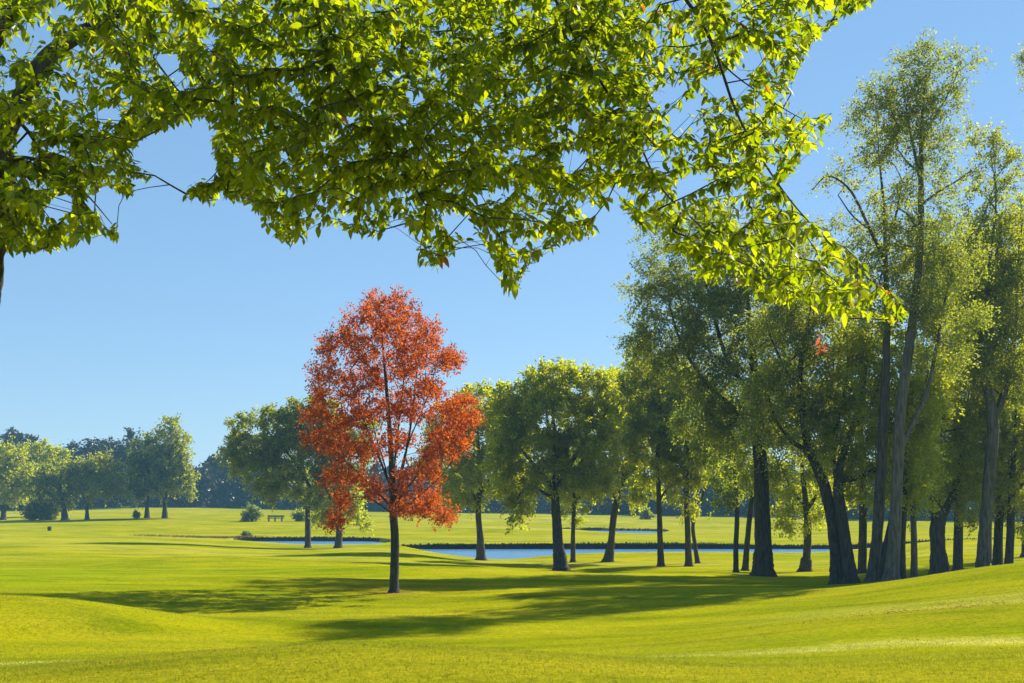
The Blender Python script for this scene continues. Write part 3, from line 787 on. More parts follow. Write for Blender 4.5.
tree('shade_tree', 'stout trunk forking low into a wide V under leafy canopy', 'tree', 58,
     [[(940, 574, 16), (938, 550, 13.6), (937, 530, 14), (938, 518, 13), (931, 498, 8.6), (925, 475, 6.6), (920, 445, 4.6), (914, 410, 2)],
      [(939, 524, 9), (948, 505, 8), (956, 485, 6.4), (962, 455, 4.8), (966, 420, 2.6), (970, 385, 1.2)], [(926, 480, 4), (938, 455, 3.4), (942, 425, 2.2), (944, 390, 1.2)]],
     [(925, 400, 26, 24), (960, 390, 28, 26), (940, 425, 34, 24), (910, 440, 24, 22), (972, 430, 24, 26), (945, 460, 38, 20), (915, 478, 20, 14, .9), (975, 470, 22, 18), (960, 490, 18, 10, .7), (940, 482, 24, 10, .7), (988, 400, 20, 24), (910, 505, 8, 6, .5), (958, 508, 8, 5, .4)],
     leaf='green', size=0.125, dens=1.25, per=80, clump=0.8, droop=0.45, bark='bark', seed=32, group=RIGHT, sides=12)
tree('poplar_tree', 'leaning grey poplar trunk that bends and forks near the right', 'tree', 56,
     [[(982, 570, 13), (985, 530, 11.4), (989, 480, 11), (993, 430, 11.6), (990, 400, 9.4), (984, 370, 7.4), (985, 320, 5), (990, 260, 3), (996, 200, 1.8), (990, 150, .8)],
      [(992, 425, 8), (1002, 400, 7), (1010, 370, 5.4), (1016, 320, 3), (1018, 260, 1.8), (1026, 200, .8)],
      [(985, 330, 3.6), (972, 290, 3), (975, 245, 2.4), (984, 215, 1.8), (995, 185, 1)], [(988, 280, 3), (1000, 240, 2.4), (998, 215, 2), (985, 195, 1.2)]],
     [(985, 130, 14, 24, .4), (1000, 160, 18, 24, .45), (980, 185, 16, 20, .4), (1010, 205, 18, 22, .5), (985, 235, 24, 22, .7), (1012, 250, 22, 24, .8), (975, 275, 26, 24, .8), (1005, 290, 26, 24, .9), (985, 320, 30, 26, .9), (1015, 330, 24, 26, .9), (990, 365, 30, 24, .9), (1018, 380, 22, 24, .9), (970, 350, 22, 22, .8), (975, 215, 12, 14, .4)],
     leaf='olive', size=0.125, dens=1.7, per=66, clump=0.74, droop=0.4, bark='bark_pale', spread=1.3, seed=33, group=RIGHT, sides=14)
tree('shade_tree', 'dark leafy tree right of leaning grey trunk, left of two', 'tree', 59,
     [[(996, 568, 9), (998, 540, 8.2), (1000, 510, 7.6), (1000, 480, 6), (1002, 445, 4), (1004, 410, 1.6)], [(1000, 490, 4), (988, 470, 3), (980, 450, 1.4)]],
     [(1000, 420, 22, 20), (985, 450, 20, 20), (1012, 450, 20, 20), (1000, 480, 24, 16), (982, 500, 12, 14, .8), (975, 520, 6, 8, .7), (1005, 505, 16, 10, .8)],
     leaf='green', size=0.115, dens=1.25, per=76, clump=0.74, droop=0.55, bark='bark_dark', seed=34, group=RIGHT)
tree('shade_tree', 'dark leafy tree whose low sprays hang by the frame edge', 'tree', 58,
     [[(1008, 567, 9), (1010, 540, 8), (1011, 510, 7.4), (1012, 480, 6), (1014, 445, 4), (1016, 410, 1.6)], [(1011, 500, 3.6), (1022, 485, 3), (1034, 480, 2), (1040, 500, 1)]],
     [(1016, 430, 22, 20), (1024, 465, 22, 20), (1010, 490, 18, 14), (1030, 500, 16, 12, .8), (1022, 525, 7, 10, .7), (1038, 440, 20, 24)],
     leaf='green', size=0.115, dens=1.25, per=76, clump=0.74, droop=0.6, bark='bark_dark', seed=35, group=RIGHT)
tree('poplar_tree', 'tall tree past the right frame edge reaching thin sprays inward', 'tree', 74,
     [[(1072, 565, 14), (1070, 480, 12), (1066, 380, 10), (1062, 280, 8), (1056, 180, 5), (1048, 100, 2.6), (1042, 40, 1)],
      [(1063, 290, 4), (1048, 250, 3), (1032, 225, 2), (1010, 212, 1.2)], [(1060, 250, 4), (1075, 200, 3), (1085, 140, 1.4)], [(1052, 140, 2.4), (1038, 110, 1.8), (1026, 85, 1)]],
     [(1032, 70, 14, 22, .7), (1050, 50, 20, 26, .7), (1060, 110, 26, 30, .7), (1075, 180, 28, 34, .8), (1040, 180, 16, 24, .4), (1050, 240, 22, 26, .7), (1080, 270, 30, 36), (1050, 330, 26, 34), (1085, 380, 32, 36), (1052, 410, 26, 34), (1024, 225, 14, 12, .5)],
     leaf='olive', size=0.105, dens=1.25, per=66, clump=0.78, droop=0.4, bark='bark', seed=36, group=RIGHT)
# trees that stand behind the grove, their crowns filling the gaps
for (px, Y, py0, top, rx, lf, lab) in [
        (958, 63, 566, 235, 34, 'silver', 'silver green tree just behind the stout V forked trunk'),
        (987, 72, 560, 240, 38, 'green', 'mid green tree hidden behind the bending grey poplar, tall crown'),
        (1026, 78, 558, 200, 34, 'olive', 'tall olive tree rising behind the pair of dark leafy trunks'),
        (938, 66, 562, 215, 36, 'yellow', 'sunlit yellow green tree behind the tallest poplar, broad crown'),
        (998, 68, 560, 225, 38, 'yellow', 'sunlit yellow green tree behind the bending grey poplar'),
        (862, 66, 566, 268, 34, 'green', 'leafy green tree filling the gap behind the close pair'),
        (1050, 64, 560, 260, 38, 'green', 'leafy green tree beyond the right frame edge, half hidden')]:
    k = (py0 - top)
    tree('shade_tree', lab, 'tree', Y,
         [[(px, py0, 9), (px + 1, py0 - .25 * k, 7.6), (px - 2, py0 - .5 * k, 6), (px + 2, py0 - .8 * k, 3), (px, top + 8, 1)],
          [(px, py0 - .35 * k, 4), (px + rx * .5, py0 - .55 * k, 3), (px + rx * .7, py0 - .75 * k, 1)], [(px, py0 - .38 * k, 4), (px - rx * .5, py0 - .58 * k, 3), (px - rx * .7, py0 - .78 * k, 1)]],
         [(px, top + 22, rx * .55, 22), (px - rx * .55, top + 48, rx * .5, 30), (px + rx * .55, top + 50, rx * .5, 30), (px, top + 75, rx * .8, 34), (px - rx * .5, top + .42 * k, rx * .6, 34), (px + rx * .5, top + .45 * k, rx * .6, 34), (px, top + .6 * k, rx * .8, 30), (px - rx * .4, top + .72 * k, rx * .5, 24, .8), (px + rx * .4, top + .74 * k, rx * .5, 24, .8)],
         leaf=lf, size=0.15, dens=0.6, per=80, clump=0.95, droop=0.45, bark='bark', seed=px, group=RIGHT)

# ------------------------------------------------------------------ far left trees
LEFT = 'trees across the far left fairway'
def ltree(name, label, Y, stems, blobs, **kw):
    a = dict(leaf='olive', size=0.42, dens=0.85, per=60, clump=1.8, droop=0.3, bark='bark_dark', group=LEFT, tw=0.012, sides=8)
    a.update(kw)
    return tree(name, label, 'tree', Y, stems, blobs, **a)
ltree('shade_tree', 'bright yellow green tree at the far left edge, widest crown', 205,
      [[(3, 521, 5), (4, 505, 4.2), (4, 480, 3), (6, 460, 1.4)], [(4, 500, 2.6), (16, 482, 2), (26, 468, 1)]],
      [(2, 465, 16, 16), (20, 470, 16, 16), (10, 488, 20, 14), (-14, 475, 16, 20), (30, 485, 10, 10, .8), (8, 452, 12, 8)], leaf='yellow', seed=41)
ltree('shade_tree', 'yellow tinted broad tree behind the leaning left fairway tree', 225,
      [[(38, 518, 5), (38, 500, 4), (40, 475, 2.4), (40, 455, 1)]],
      [(28, 455, 16, 12), (50, 455, 16, 12), (38, 470, 24, 16), (22, 480, 14, 14), (58, 472, 12, 12), (40, 492, 24, 12)], leaf='yellow', seed=42)
ltree('shade_tree', 'leaning olive tree with long diagonal limb reaching left', 200,
      [[(65, 523, 6), (64, 510, 4.6), (62, 500, 4), (60, 485, 3), (62, 468, 1.4)],
       [(62, 504, 3.4), (50, 494, 2.8), (38, 484, 2.2), (30, 476, 1)], [(63, 500, 2.6), (72, 485, 2), (78, 472, 1)]],
      [(45, 478, 14, 12), (62, 470, 18, 12), (75, 482, 12, 12), (55, 492, 16, 10), (38, 488, 10, 8), (72, 500, 8, 10, .6), (80, 470, 10, 9)], seed=43)
ltree('shade_tree', 'round crowned olive tree on thin forked trunk, left fairway', 200,
      [[(87, 523, 4), (87, 512, 3.2), (86, 504, 3), (83, 494, 2), (82, 480, 1)], [(86, 505, 2.4), (92, 496, 2), (98, 482, 1)]],
      [(95, 465, 18, 13), (82, 475, 14, 13), (110, 475, 13, 14), (97, 484, 22, 13), (113, 490, 8, 10, .8), (80, 488, 10, 8)], seed=44)
ltree('shade_tree', 'dark oval crowned tree, shorter of the two neighbouring fairway trees', 205,
      [[(147, 519, 5), (147, 508, 3.8), (148, 498, 3.4), (148, 478, 2.4), (147, 455, 1)]],
      [(146, 450, 14, 13), (138, 465, 13, 14), (155, 465, 13, 14), (146, 478, 20, 14), (140, 490, 12, 9), (154, 490, 10, 8)], leaf='dark', seed=45)
ltree('poplar_tree', 'taller pointed crowned tree with sunlit right flank, left fairway', 205,
      [[(165, 519, 5.4), (165, 508, 4.2), (166, 495, 3.6), (168, 470, 2.6), (170, 440, 1)]],
      [(170, 430, 11, 11), (162, 442, 13, 13), (180, 445, 12, 14), (170, 460, 20, 16), (184, 468, 10, 14), (172, 480, 20, 12), (182, 488, 11, 9), (160, 485, 12, 9)], leaf='olive', seed=46)
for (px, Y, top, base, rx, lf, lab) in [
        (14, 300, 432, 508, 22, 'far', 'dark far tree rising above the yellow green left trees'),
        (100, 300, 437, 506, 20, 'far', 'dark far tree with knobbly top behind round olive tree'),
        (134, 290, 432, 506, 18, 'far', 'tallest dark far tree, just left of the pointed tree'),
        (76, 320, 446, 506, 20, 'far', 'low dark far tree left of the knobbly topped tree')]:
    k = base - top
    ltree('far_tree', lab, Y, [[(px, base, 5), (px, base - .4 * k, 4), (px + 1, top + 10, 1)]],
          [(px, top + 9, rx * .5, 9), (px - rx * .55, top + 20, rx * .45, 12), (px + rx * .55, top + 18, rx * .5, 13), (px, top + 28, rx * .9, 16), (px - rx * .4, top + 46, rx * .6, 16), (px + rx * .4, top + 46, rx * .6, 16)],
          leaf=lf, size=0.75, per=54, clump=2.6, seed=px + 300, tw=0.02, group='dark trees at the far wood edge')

# bushes
def bush(name, label, px, Y, rx, ry, leaf, seed, size=0.3, clump=0.9, group=None):
    fx = (px - 512) / F * Y
    py = YH + (ZE - gz1(fx, Y)) * F / Y
    return tree(name, label, 'bush', Y, [[(px, py, 1.6), (px + .3, py - ry * .5, 1.2), (px, py - ry, .6)], [(px - .5, py, 1.2), (px - rx * .3, py - ry * .6, .8), (px - rx * .5, py - ry * .9, .4)], [(px + .5, py, 1.2), (px + rx * .3, py - ry * .6, .8), (px + rx * .5, py - ry * .9, .4)]],
                [(px, py - ry * 1.1, rx * .6, ry * .8), (px - rx * .5, py - ry * .7, rx * .5, ry * .7), (px + rx * .5, py - ry * .7, rx * .5, ry * .7)],
                leaf=leaf, size=size, dens=1.3, per=54, clump=clump, droop=0.2, bark='bark_dark', seed=seed, group=group, tw=0.006, sides=6)
bush('round_bush', 'large round dark bush between the leaning tree and left edge', 42, 202, 17, 12, 'dark', 51)
bush('round_bush', 'small dark bush beside the low bench across the pond', 252, 196, 8, 8, 'dark', 52)
bush('round_bush', 'pale round shrub behind bowed trunk on the far bank', 300, 200, 7, 7, 'olive', 53)
bush('small_shrub', 'tiny sprouting shrub left of the two tall fairway trees', 137, 203, 2.6, 3.4, 'dark', 54, 0.22, 0.5)
bush('small_shrub', 'tiny dark tuft on the bank above the left pond tip', 247, 147, 3, 2.0, 'dark', 55, 0.2, 0.5)
bush('round_bush', 'low shrub at foot of far wood seen past slim tree', 646, 232, 6, 5, 'olive', 56)

# far wood: a mass at the edge of the course
rng = np.random.default_rng(77)
CV, nq = [], 0
outline = [(-420, 440), (-60, 440), (0, 446), (45, 448), (75, 452), (100, 446), (150, 444), (190, 464), (205, 466), (225, 452), (250, 455), (290, 462), (350, 468), (420, 466), (480, 470), (560, 474), (640, 470), (720, 466), (800, 470), (900, 466), (1024, 462), (1440, 462)]
ox, oy = np.array(outline).T
gt = Geo()
for i in range(380):
    px = -420 + 1860 * (i + rng.uniform(-.5, .5)) / 380
    far = 300 + 0 * px if px < 480 else 300 - (min(px, 900) - 480) / 420 * 62
    Y = far + rng.uniform(0, 34)
    x = (px - 512) / F * Y
    z0 = gz1(x, Y)
    top = ZE - (np.interp(px, ox, oy) + rng.uniform(-6, 12) - YH) * Y / F
    h = max(top - z0, 4.0)
    r = rng.uniform(2.6, 5.0)
    nb = 420
    q = norm(rng.normal(size=(nb, 3))) * (rng.uniform(0, 1, nb) ** .3)[:, None]
    lob = rng.integers(0, 7, nb)
    lc = np.c_[rng.normal(0, .45, 7) * r, rng.normal(0, .45, 7) * r, np.linspace(.12, .86, 7) * h]
    lr = np.linspace(1.0, .45, 7) * r
    P = lc[lob] + q * lr[lob][:, None] * np.array([1, 1, .9])
    P[:, 2] = np.clip(P[:, 2], .1, h)
    P += [x, Y, z0]
    CV.append(P)
    gt.tube(np.array([[x, Y, z0 - .2], [x, Y, z0 + h * .4], [x + .3, Y, z0 + h * .75]]), np.array([.3, .24, .1]), 5)
CV = np.concatenate(CV)
V, Q = leaf_quads(CV, 1.5, rng, .75, .1)
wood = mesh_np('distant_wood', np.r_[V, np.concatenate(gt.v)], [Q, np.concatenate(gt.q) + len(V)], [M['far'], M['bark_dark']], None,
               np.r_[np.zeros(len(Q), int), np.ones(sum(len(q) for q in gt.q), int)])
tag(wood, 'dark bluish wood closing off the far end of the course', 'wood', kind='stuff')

# ------------------------------------------------------------------ small things on the course
def box_geo(cx, cy, cz, sx, sy, sz):
    v = np.array([[x, y, z] for z in (-.5, .5) for y in (-.5, .5) for x in (-.5, .5)]) * [sx, sy, sz] + [cx, cy, cz]
    f = np.array([[0, 2, 3, 1], [4, 5, 7, 6], [0, 1, 5, 4], [2, 6, 7, 3], [0, 4, 6, 2], [1, 3, 7, 5]])
    return v, f
def bevel_box(name, parts, mat, parent, bev=0.01):
    V, Fs, n = [], [], 0
    for p in parts:
        v, f = box_geo(*p)
        V.append(v); Fs.append(f + n); n += len(v)
    o = mesh_np(name, np.concatenate(V), [np.concatenate(Fs)], [mat], parent)
    b = o.modifiers.new('bevel', 'BEVEL'); b.width = bev; b.segments = 2
    return o
bx, by = (275.5 - 512) / F * 196, 196
t = empty('bench', (bx, by, gz1(bx, by)), 'low dark wooden bench on legs across the left pond', 'bench')
bevel_box('seat', [(0, -.22 + .15 * k, .60, 3.0, .13, .10) for k in range(4)], M['wood'], t)
bevel_box('backrest', [(0, .36 + .02 * k, .80 + .14 * k, 3.0, .06, .12) for k in range(3)], M['wood'], t)
for lx in (-1.2, -.1, 1.1):
    bevel_box('leg', [(lx, -.18, .27, .16, .14, .58), (lx, .34, .54, .16, .10, 1.1), (lx, .08, .48, .1, .44, .10)], M['wood'], t)
bx, by = (49.5 - 512) / F * 152, 152
t = empty('litter_bin', (bx, by, gz1(bx, by)), 'small black litter bin standing on the open left fairway', 'litter bin')
bevel_box('bin_body', [(0, 0, .27, .42, .42, .50)], M['black'], t, .04)
bevel_box('lid', [(0, 0, .555, .47, .47, .06)], M['black'], t, .02)
for fx_ in (-.16, .16):
    bevel_box('foot', [(fx_, 0, .005, .06, .36, .05)], M['black'], t)
# fallen curved branch on the far left fairway
bx, by = (25 - 512) / F * 207, 207
g = Geo()
a = np.linspace(-1, 1, 14)
g.tube(np.c_[a * .85, 0.1 * np.sin(a * 3), 0.1 + .38 * a ** 2], .075 - .03 * np.abs(a), 7)
g.tube(np.array([[.3, 0, .13], [.55, .3, .3], [.7, .5, .5]]), np.array([.04, .03, .012]), 6)
o = g.build('fallen_branch', M['bark_dark'], None)
o.location = (bx, by, gz1(bx, by))
tag(o, 'dark curved fallen branch lying on the grass beside the round bush', 'branch')

# reddish weeds on the left pond tip, reeds on the banks, fallen leaves
def scatter_stuff(name, pts, mat, h, w, label, cat, seed, lean=.35):
    rng = np.random.default_rng(seed)
    n = len(pts)
    z = ground_z(pts[:, 0], pts[:, 1])
    P = np.c_[pts, z - .01]
    hh = h * rng.uniform(.5, 1.25, n)[:, None]
    d = norm(np.c_[rng.normal(0, lean, (n, 2)), np.ones(n)])
    s = norm(np.c_[rng.normal(size=(n, 2)), np.zeros(n)])
    V = np.stack([P - s * w / 2, P + s * w / 2, P + d * hh * .6 + s * w * .4, P + d * hh], 1).reshape(-1, 3)
    o = mesh_np(name, V, [np.arange(n * 4).reshape(-1, 4)], [mat])
    return tag(o, label, cat, kind='stuff')
rng = np.random.default_rng(5)
u = np.r_[128 + 124 * rng.random(900) ** .6, rng.normal(222, 18, 700)]
Yw = 141.5 + rng.normal(0, 0.9, len(u)) + np.where(u < 226, 0, (u - 226) / 26 * 2.4)
scatter_stuff('weeds', np.c_[(u - 512) / F * Yw, Yw], M['weed'], .22, .12, 'reddish weeds in a thin strip at the left pond tip', 'weeds', 6)
pts = []
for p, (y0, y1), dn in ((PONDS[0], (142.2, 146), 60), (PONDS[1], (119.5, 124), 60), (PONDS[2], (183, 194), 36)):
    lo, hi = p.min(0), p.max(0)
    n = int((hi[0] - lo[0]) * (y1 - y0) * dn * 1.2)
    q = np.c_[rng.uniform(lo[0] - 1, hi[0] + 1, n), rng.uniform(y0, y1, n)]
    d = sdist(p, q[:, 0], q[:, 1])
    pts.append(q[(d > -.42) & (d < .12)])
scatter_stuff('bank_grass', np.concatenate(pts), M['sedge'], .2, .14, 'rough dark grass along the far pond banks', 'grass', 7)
def fallen(name, pts, size, label, seed, mat):
    rng = np.random.default_rng(seed)
    P = np.c_[pts, ground_z(pts[:, 0], pts[:, 1]) + .012]
    V, Q = leaf_quads(P, size, rng, .8, 0.0)
    V = V.reshape(-1, 4, 3); V[..., 2] = P[:, None, 2] + (V[..., 2] - P[:, None, 2]) * .25 + .01
    return tag(mesh_np(name, V.reshape(-1, 3), [Q], [mat]), label, 'leaves', kind='stuff')
q = []
for (px, py, sx, Y, sy, n) in ((985, 0, 60, 25.5, 1.3, 520), (900, 0, 70, 24.5, .9, 240), (1000, 0, 40, 30, 1.6, 260), (820, 0, 60, 24.4, .6, 160), (640, 0, 300, 30, 10, 170)):
    Yq = Y + rng.normal(0, sy, n)
    q.append(np.c_[(px + rng.normal(0, sx, n) - 512) / F * Yq, Yq])
q = np.concatenate(q); q = q[(q[:, 1] > 10)]
fallen('fallen_leaves', q, .055, 'dry brown fallen leaves scattered on the right hand slope', 8, M['fallen'])
q = []
for (px, Y, n) in ((540, 99, 90), (590, 96, 40), (775, 74, 60), (812, 76, 60), (700, 89, 30), (640, 92, 30)):
    Yq = Y + rng.normal(0, .8, n)
    q.append(np.c_[(px + rng.normal(0, 14, n) - 512) / F * Yq, Yq])
Yq = 41.6 + rng.normal(0, 1.5, 190)
q.append(np.c_[-4.6 + rng.normal(0, 1.6, 190), Yq])
fallen('fallen_leaves', np.concatenate(q), .09, 'red fallen leaves sprinkled around the trunks by the pond', 9, M['red'])

# ------------------------------------------------------------------ near turf: short blades
rng = np.random.default_rng(21)
n = 260000
Yb = 9 + 31 * rng.random(n) ** 1.35
ub = rng.uniform(-90, 1114, n)
pts = np.c_[(ub - 512) / F * Yb, Yb]
keep = rng.random(n) < np.clip(Yb / 14, .55, 1)
pts, Yb = pts[keep], Yb[keep]
n = len(pts)
z = ground_z(pts[:, 0], pts[:, 1])
P = np.c_[pts, z - .004]
hh = (.014 + .018 * rng.random(n))[:, None]
d = norm(np.c_[rng.normal(0, .45, (n, 2)), np.ones(n)])
s = norm(np.c_[rng.normal(size=(n, 2)), np.zeros(n)]) * (0.004 + .00022 * Yb)[:, None]
V = np.stack([P - s, P + s, P + d * hh], 1).reshape(-1, 3)
o = mesh_np('grass', V, [np.arange(n * 3).reshape(-1, 3)], [M['blade']])
tag(o, 'short mown grass blades on the near fairway', 'grass', kind='stuff')

# ------------------------------------------------------------------ the near tree whose boughs hang into the picture
rng = np.random.default_rng(3)
YN = 7.2
CANOPY = [(-260, -420), (1000, -420), (985, -120), (905, -30), (868, 6), (838, 20), (815, 42), (797, 70), (792, 96), (812, 118), (833, 112), (832, 140), (800, 163), (783, 188), (800, 212), (822, 226), (842, 240), (862, 262), (882, 280), (906, 296),
          (914, 314), (896, 322), (868, 318), (846, 322), (826, 318), (800, 302), (778, 306), (752, 296), (728, 280), (704, 290), (686, 280), (682, 258), (655, 244), (640, 226), (622, 208), (600, 206), (572, 200), (590, 218), (604, 234), (575, 242), (545, 252),
          (526, 274), (514, 296), (500, 292), (494, 258), (482, 240), (462, 240), (452, 256), (446, 272), (420, 268), (412, 232), (398, 214), (380, 236), (352, 236), (332, 222), (318, 236), (304, 250), (284, 244), (266, 232), (252, 206), (228, 200), (196, 204), (168, 200), (190, 184),
          (220, 176), (212, 146), (205, 116), (172, 126), (138, 138), (146, 162), (150, 184), (134, 198), (104, 184), (84, 204), (112, 222), (122, 238), (98, 236), (62, 250), (30, 250), (-10, 262), (-260, 300)]
HOLES = [[(696, 78), (740, 70), (755, 84), (735, 100), (706, 98)], [(668, 84), (686, 84), (682, 104), (664, 102)], [(664, 112), (684, 110), (700, 128), (676, 134)], [(742, 52), (762, 50), (770, 62), (750, 68)],
         [(34, 34), (50, 30), (46, 44)], [(66, 40), (80, 38), (78, 50), (68, 52)], [(150, 50), (176, 54), (184, 84), (166, 80)], [(96, 108), (122, 108), (112, 124), (98, 122)], [(50, 198), (74, 194), (72, 214), (40, 226)], [(560, 150), (585, 150), (590, 170), (566, 170)],
         [(600, 190), (622, 184), (634, 196), (615, 202)], [(236, 96), (246, 98), (240, 108)], [(205, 40), (214, 42), (212, 60), (205, 58)], [(640, 150), (660, 148), (664, 166), (646, 168)], [(440, 215), (470, 214), (476, 232), (450, 236)],
         [(16, 120), (36, 124), (30, 150), (16, 160)], [(806, 60), (818, 56), (812, 72)], [(420, 10), (432, 12), (428, 24)], [(330, 22), (340, 24), (336, 34)], [(520, 6), (534, 8), (530, 18)], [(655, 0), (690, 0), (700, 8), (670, 12)]]
def inside(poly, x, y):
    poly = np.asarray(poly, float)
    ins = np.zeros(x.shape, bool)
    for (x0, y0), (x1, y1) in zip(poly, np.roll(poly, -1, 0)):
        ins ^= ((y0 > y) != (y1 > y)) & (x < (x1 - x0) * (y - y0) / (y1 - y0 + 1e-12) + x0)
    return ins
def canopy_ok(x, y, hole=True):
    k = inside(CANOPY, x, y)
    if hole:
        for h in HOLES:
            k &= ~inside(h, x, y)
    return k
fx0 = (-62 - 512) / F * YN
foot = np.array([fx0, YN, gz1(fx0, YN)])
root = empty('broadleaf_tree', tuple(foot), 'large near tree at left edge, bright boughs overhanging the whole top', 'tree')
LIMBS = [  # (column, row, width px, depth)
    [(-62, 740, 78, 0), (-58, 560, 62, 0), (-46, 420, 56, 0), (-27, 298, 52, 0), (-21, 240, 50, 0), (-12, 185, 48, 0), (-16, 130, 44, 0), (-24, 60, 34, -.1), (-10, -60, 28, -.2), (40, -200, 18, -.3), (90, -330, 7, -.3)],
    [(-20, 165, 26, 0), (6, 130, 22, .2), (40, 66, 18, .4), (74, 38, 16, .5), (112, 16, 14, .6), (180, -36, 13, .7), (290, -70, 11, .7), (420, -80, 9, .6), (560, -70, 7, .5), (700, -40, 5, .4), (800, -5, 3.4, .3), (850, 4, 1.8, .3)],
    [(-22, 70, 22, 0), (40, -20, 18, -.6), (150, -90, 15, -1.0), (300, -120, 12, -1.2), (460, -110, 9, -1.3), (620, -60, 7, -1.2), (700, 20, 5, -1.0), (740, 120, 3.6, -.8), (790, 200, 2.4, -.6), (850, 262, 1.4, -.5), (900, 304, .8, -.5)],
    [(150, -20, 9, .7), (186, 6, 8.5, .8), (194, 40, 7.4, .8), (197, 68, 5, .8), (214, 96, 3, .9), (230, 130, 2, 1.0), (250, 180, 1.2, 1.0)],
    [(214, 96, 3, .9), (222, 130, 2.6, .7), (220, 165, 2, .6), (204, 184, 1.4, .5), (186, 194, .8, .5)],
    [(86, 8, 7, .2), (106, 24, 5.4, .2), (116, 44, 4.4, .2), (127, 70, 2.4, .2), (140, 96, 1.2, .1)],
    [(122, 44, 4, .4), (146, 50, 3.4, .4), (164, 72, 3.2, .4), (180, 92, 3, .5), (198, 102, 2.2, .5), (230, 118, 1.4, .6)],
    [(290, -70, 7, .7), (330, 0, 5.4, .9), (352, 70, 4, 1.1), (378, 130, 3, 1.2), (404, 190, 2, 1.3), (430, 240, 1.2, 1.3)],
    [(430, -82, 6, .6), (470, 10, 5, .6), (498, 76, 4.2, .6), (512, 112, 3.4, .6), (532, 130, 2.4, .7), (556, 176, 1.6, .7)],
    [(300, -118, 7, -1.2), (312, -30, 5.4, -1.3), (330, 60, 4, -1.3), (392, 152, 2.6, -1.2), (426, 206, 1.6, -1.2)],
    [(500, -105, 6, -1.3), (545, -20, 5, -1.1), (598, 78, 4, -.9), (628, 118, 3.4, -.8), (660, 186, 2.8, -.7), (700, 226, 2.4, -.6), (722, 252, 1.8, -.5), (780, 280, 1.1, -.4)],
    [(455, -108, 3.4, -.3), (448, 10, 2.6, -.1), (472, 90, 2.2, .1), (466, 160, 1.8, .2), (492, 215, 1.3, .2), (508, 262, .8, .2)],
    [(560, -70, 5, .5), (600, 20, 4.2, .8), (640, 90, 3.4, 1.0), (668, 130, 2.6, 1.1), (720, 170, 1.6, 1.2), (770, 190, 1, 1.2)],
    [(660, -50, 4, .4), (705, 10, 3.4, .2), (720, 60, 2.8, 0), (770, 100, 2, -.1), (815, 126, 1, -.1)],
    [(-16, 176, 13, 0), (8, 160, 8, -.2), (34, 159, 5, -.3), (60, 172, 3.6, -.4), (88, 196, 2.4, -.4), (112, 224, 1.2, -.4)],
    [(-14, 180, 9, .1), (14, 172, 5, .4), (50, 168, 3.4, .6), (96, 160, 1.8, .7), (122, 176, 1.0, .7)],
    [(-22, 120, 14, 0), (-90, 40, 11, .3), (-160, -80, 7, .5), (-200, -200, 3, .5)], [(-24, 100, 12, 0), (-100, 60, 9, -.8), (-190, 20, 5, -1.3), (-250, 60, 2, -1.5)],
]
LOWER_LEFT = [i for i, L in enumerate(LIMBS) if L[-1][:2] in ((112, 224), (122, 176))]
gb = Geo()
nodes, nd = [], []
for li, L in enumerate(LIMBS):
    P = np.array([W3(a, b, YN + d) for a, b, w, d in L]); R = np.array([w * (1 if li < 2 else .62) for a, b, w, d in L]) * YN / F * .5
    if li == 0:
        P[0, 2] = foot[2] - .2; R[0] *= 1.25
    C, CR = catmull(P - foot, R, 8 * len(P))
    if li == 0:
        gb.tube(C, CR, 18, rng, .06)
    else:
        gb.tube(C, CR, 9, rng, .04)
    cum = np.r_[0, np.cumsum(np.linalg.norm(np.diff(C, axis=0), axis=1))]
    k0 = int(len(C) * (.6 if li == 0 else .12))
    for c, l in zip(C[k0:], cum[k0:]):
        nodes.append(c); nd.append(3.0 if li in LOWER_LEFT else 0.0)
# spray tips
def sample(n, x0, x1, y0, y1, depth):
    x = rng.uniform(x0, x1, n); y = rng.uniform(y0, y1, n)
    Y = YN + rng.uniform(*depth, n)
    return x, y, Y
x1, y1, Y1 = sample(5600, -60, 910, -20, 330, (-1.7, 1.9))
# extra sprays in the thick upper left middle of the bough
x2, y2, Y2 = sample(1900, 120, 640, -20, 190, (-1.6, 1.9))
x3, y3, Y3 = sample(2300, -260, 1000, -420, -20, (-1.8, 2.0))
x3, y3, Y3 = x3[:220], y3[:220], Y3[:220]
x4, y4, Y4 = sample(520, -40, 150, 110, 262, (-.9, .9))
x5, y5, Y5 = sample(60, 165, 265, 165, 210, (-.4, .9))
X = np.r_[x1, x2, x3, x4, x5]; Yp = np.r_[y1, y2, y3, y4, y5]; YY = np.r_[Y1, Y2, Y3, Y4, Y5]
k = canopy_ok(X, Yp) & ~((X > 128) & (X < 186) & (Yp > 142))
X, Yp, YY = X[k], Yp[k], YY[k]
hang = (X > 180) & (X < 232) & (Yp > 150)
YY[hang] = YN + rng.uniform(.1, 1.2, hang.sum())
T = np.c_[(X - 512) / F * YY, YY, ZE - (Yp - YH) * YY / F] - foot
A, par, tips = grow_branches(nodes, nd, T, rng, step=.16, lift=.10, topen=.25)
cnt = np.zeros(len(A)); cnt[tips] = 1
for i in range(len(A) - 1, len(nodes) - 1, -1):
    cnt[par[i]] += cnt[i]
kk = np.arange(len(nodes), len(A)); kk = kk[par[kk] >= 0]
rb = .0011 * np.maximum(cnt, 1) ** .5
ra = rb[par[kk]].copy(); m_ = par[kk] < len(nodes); ra[m_] = rb[kk][m_] * 1.2; ra = np.minimum(ra, rb[kk] * 1.4)
gb.sticks(A[par[kk]], A[kk], ra, rb[kk], 5)
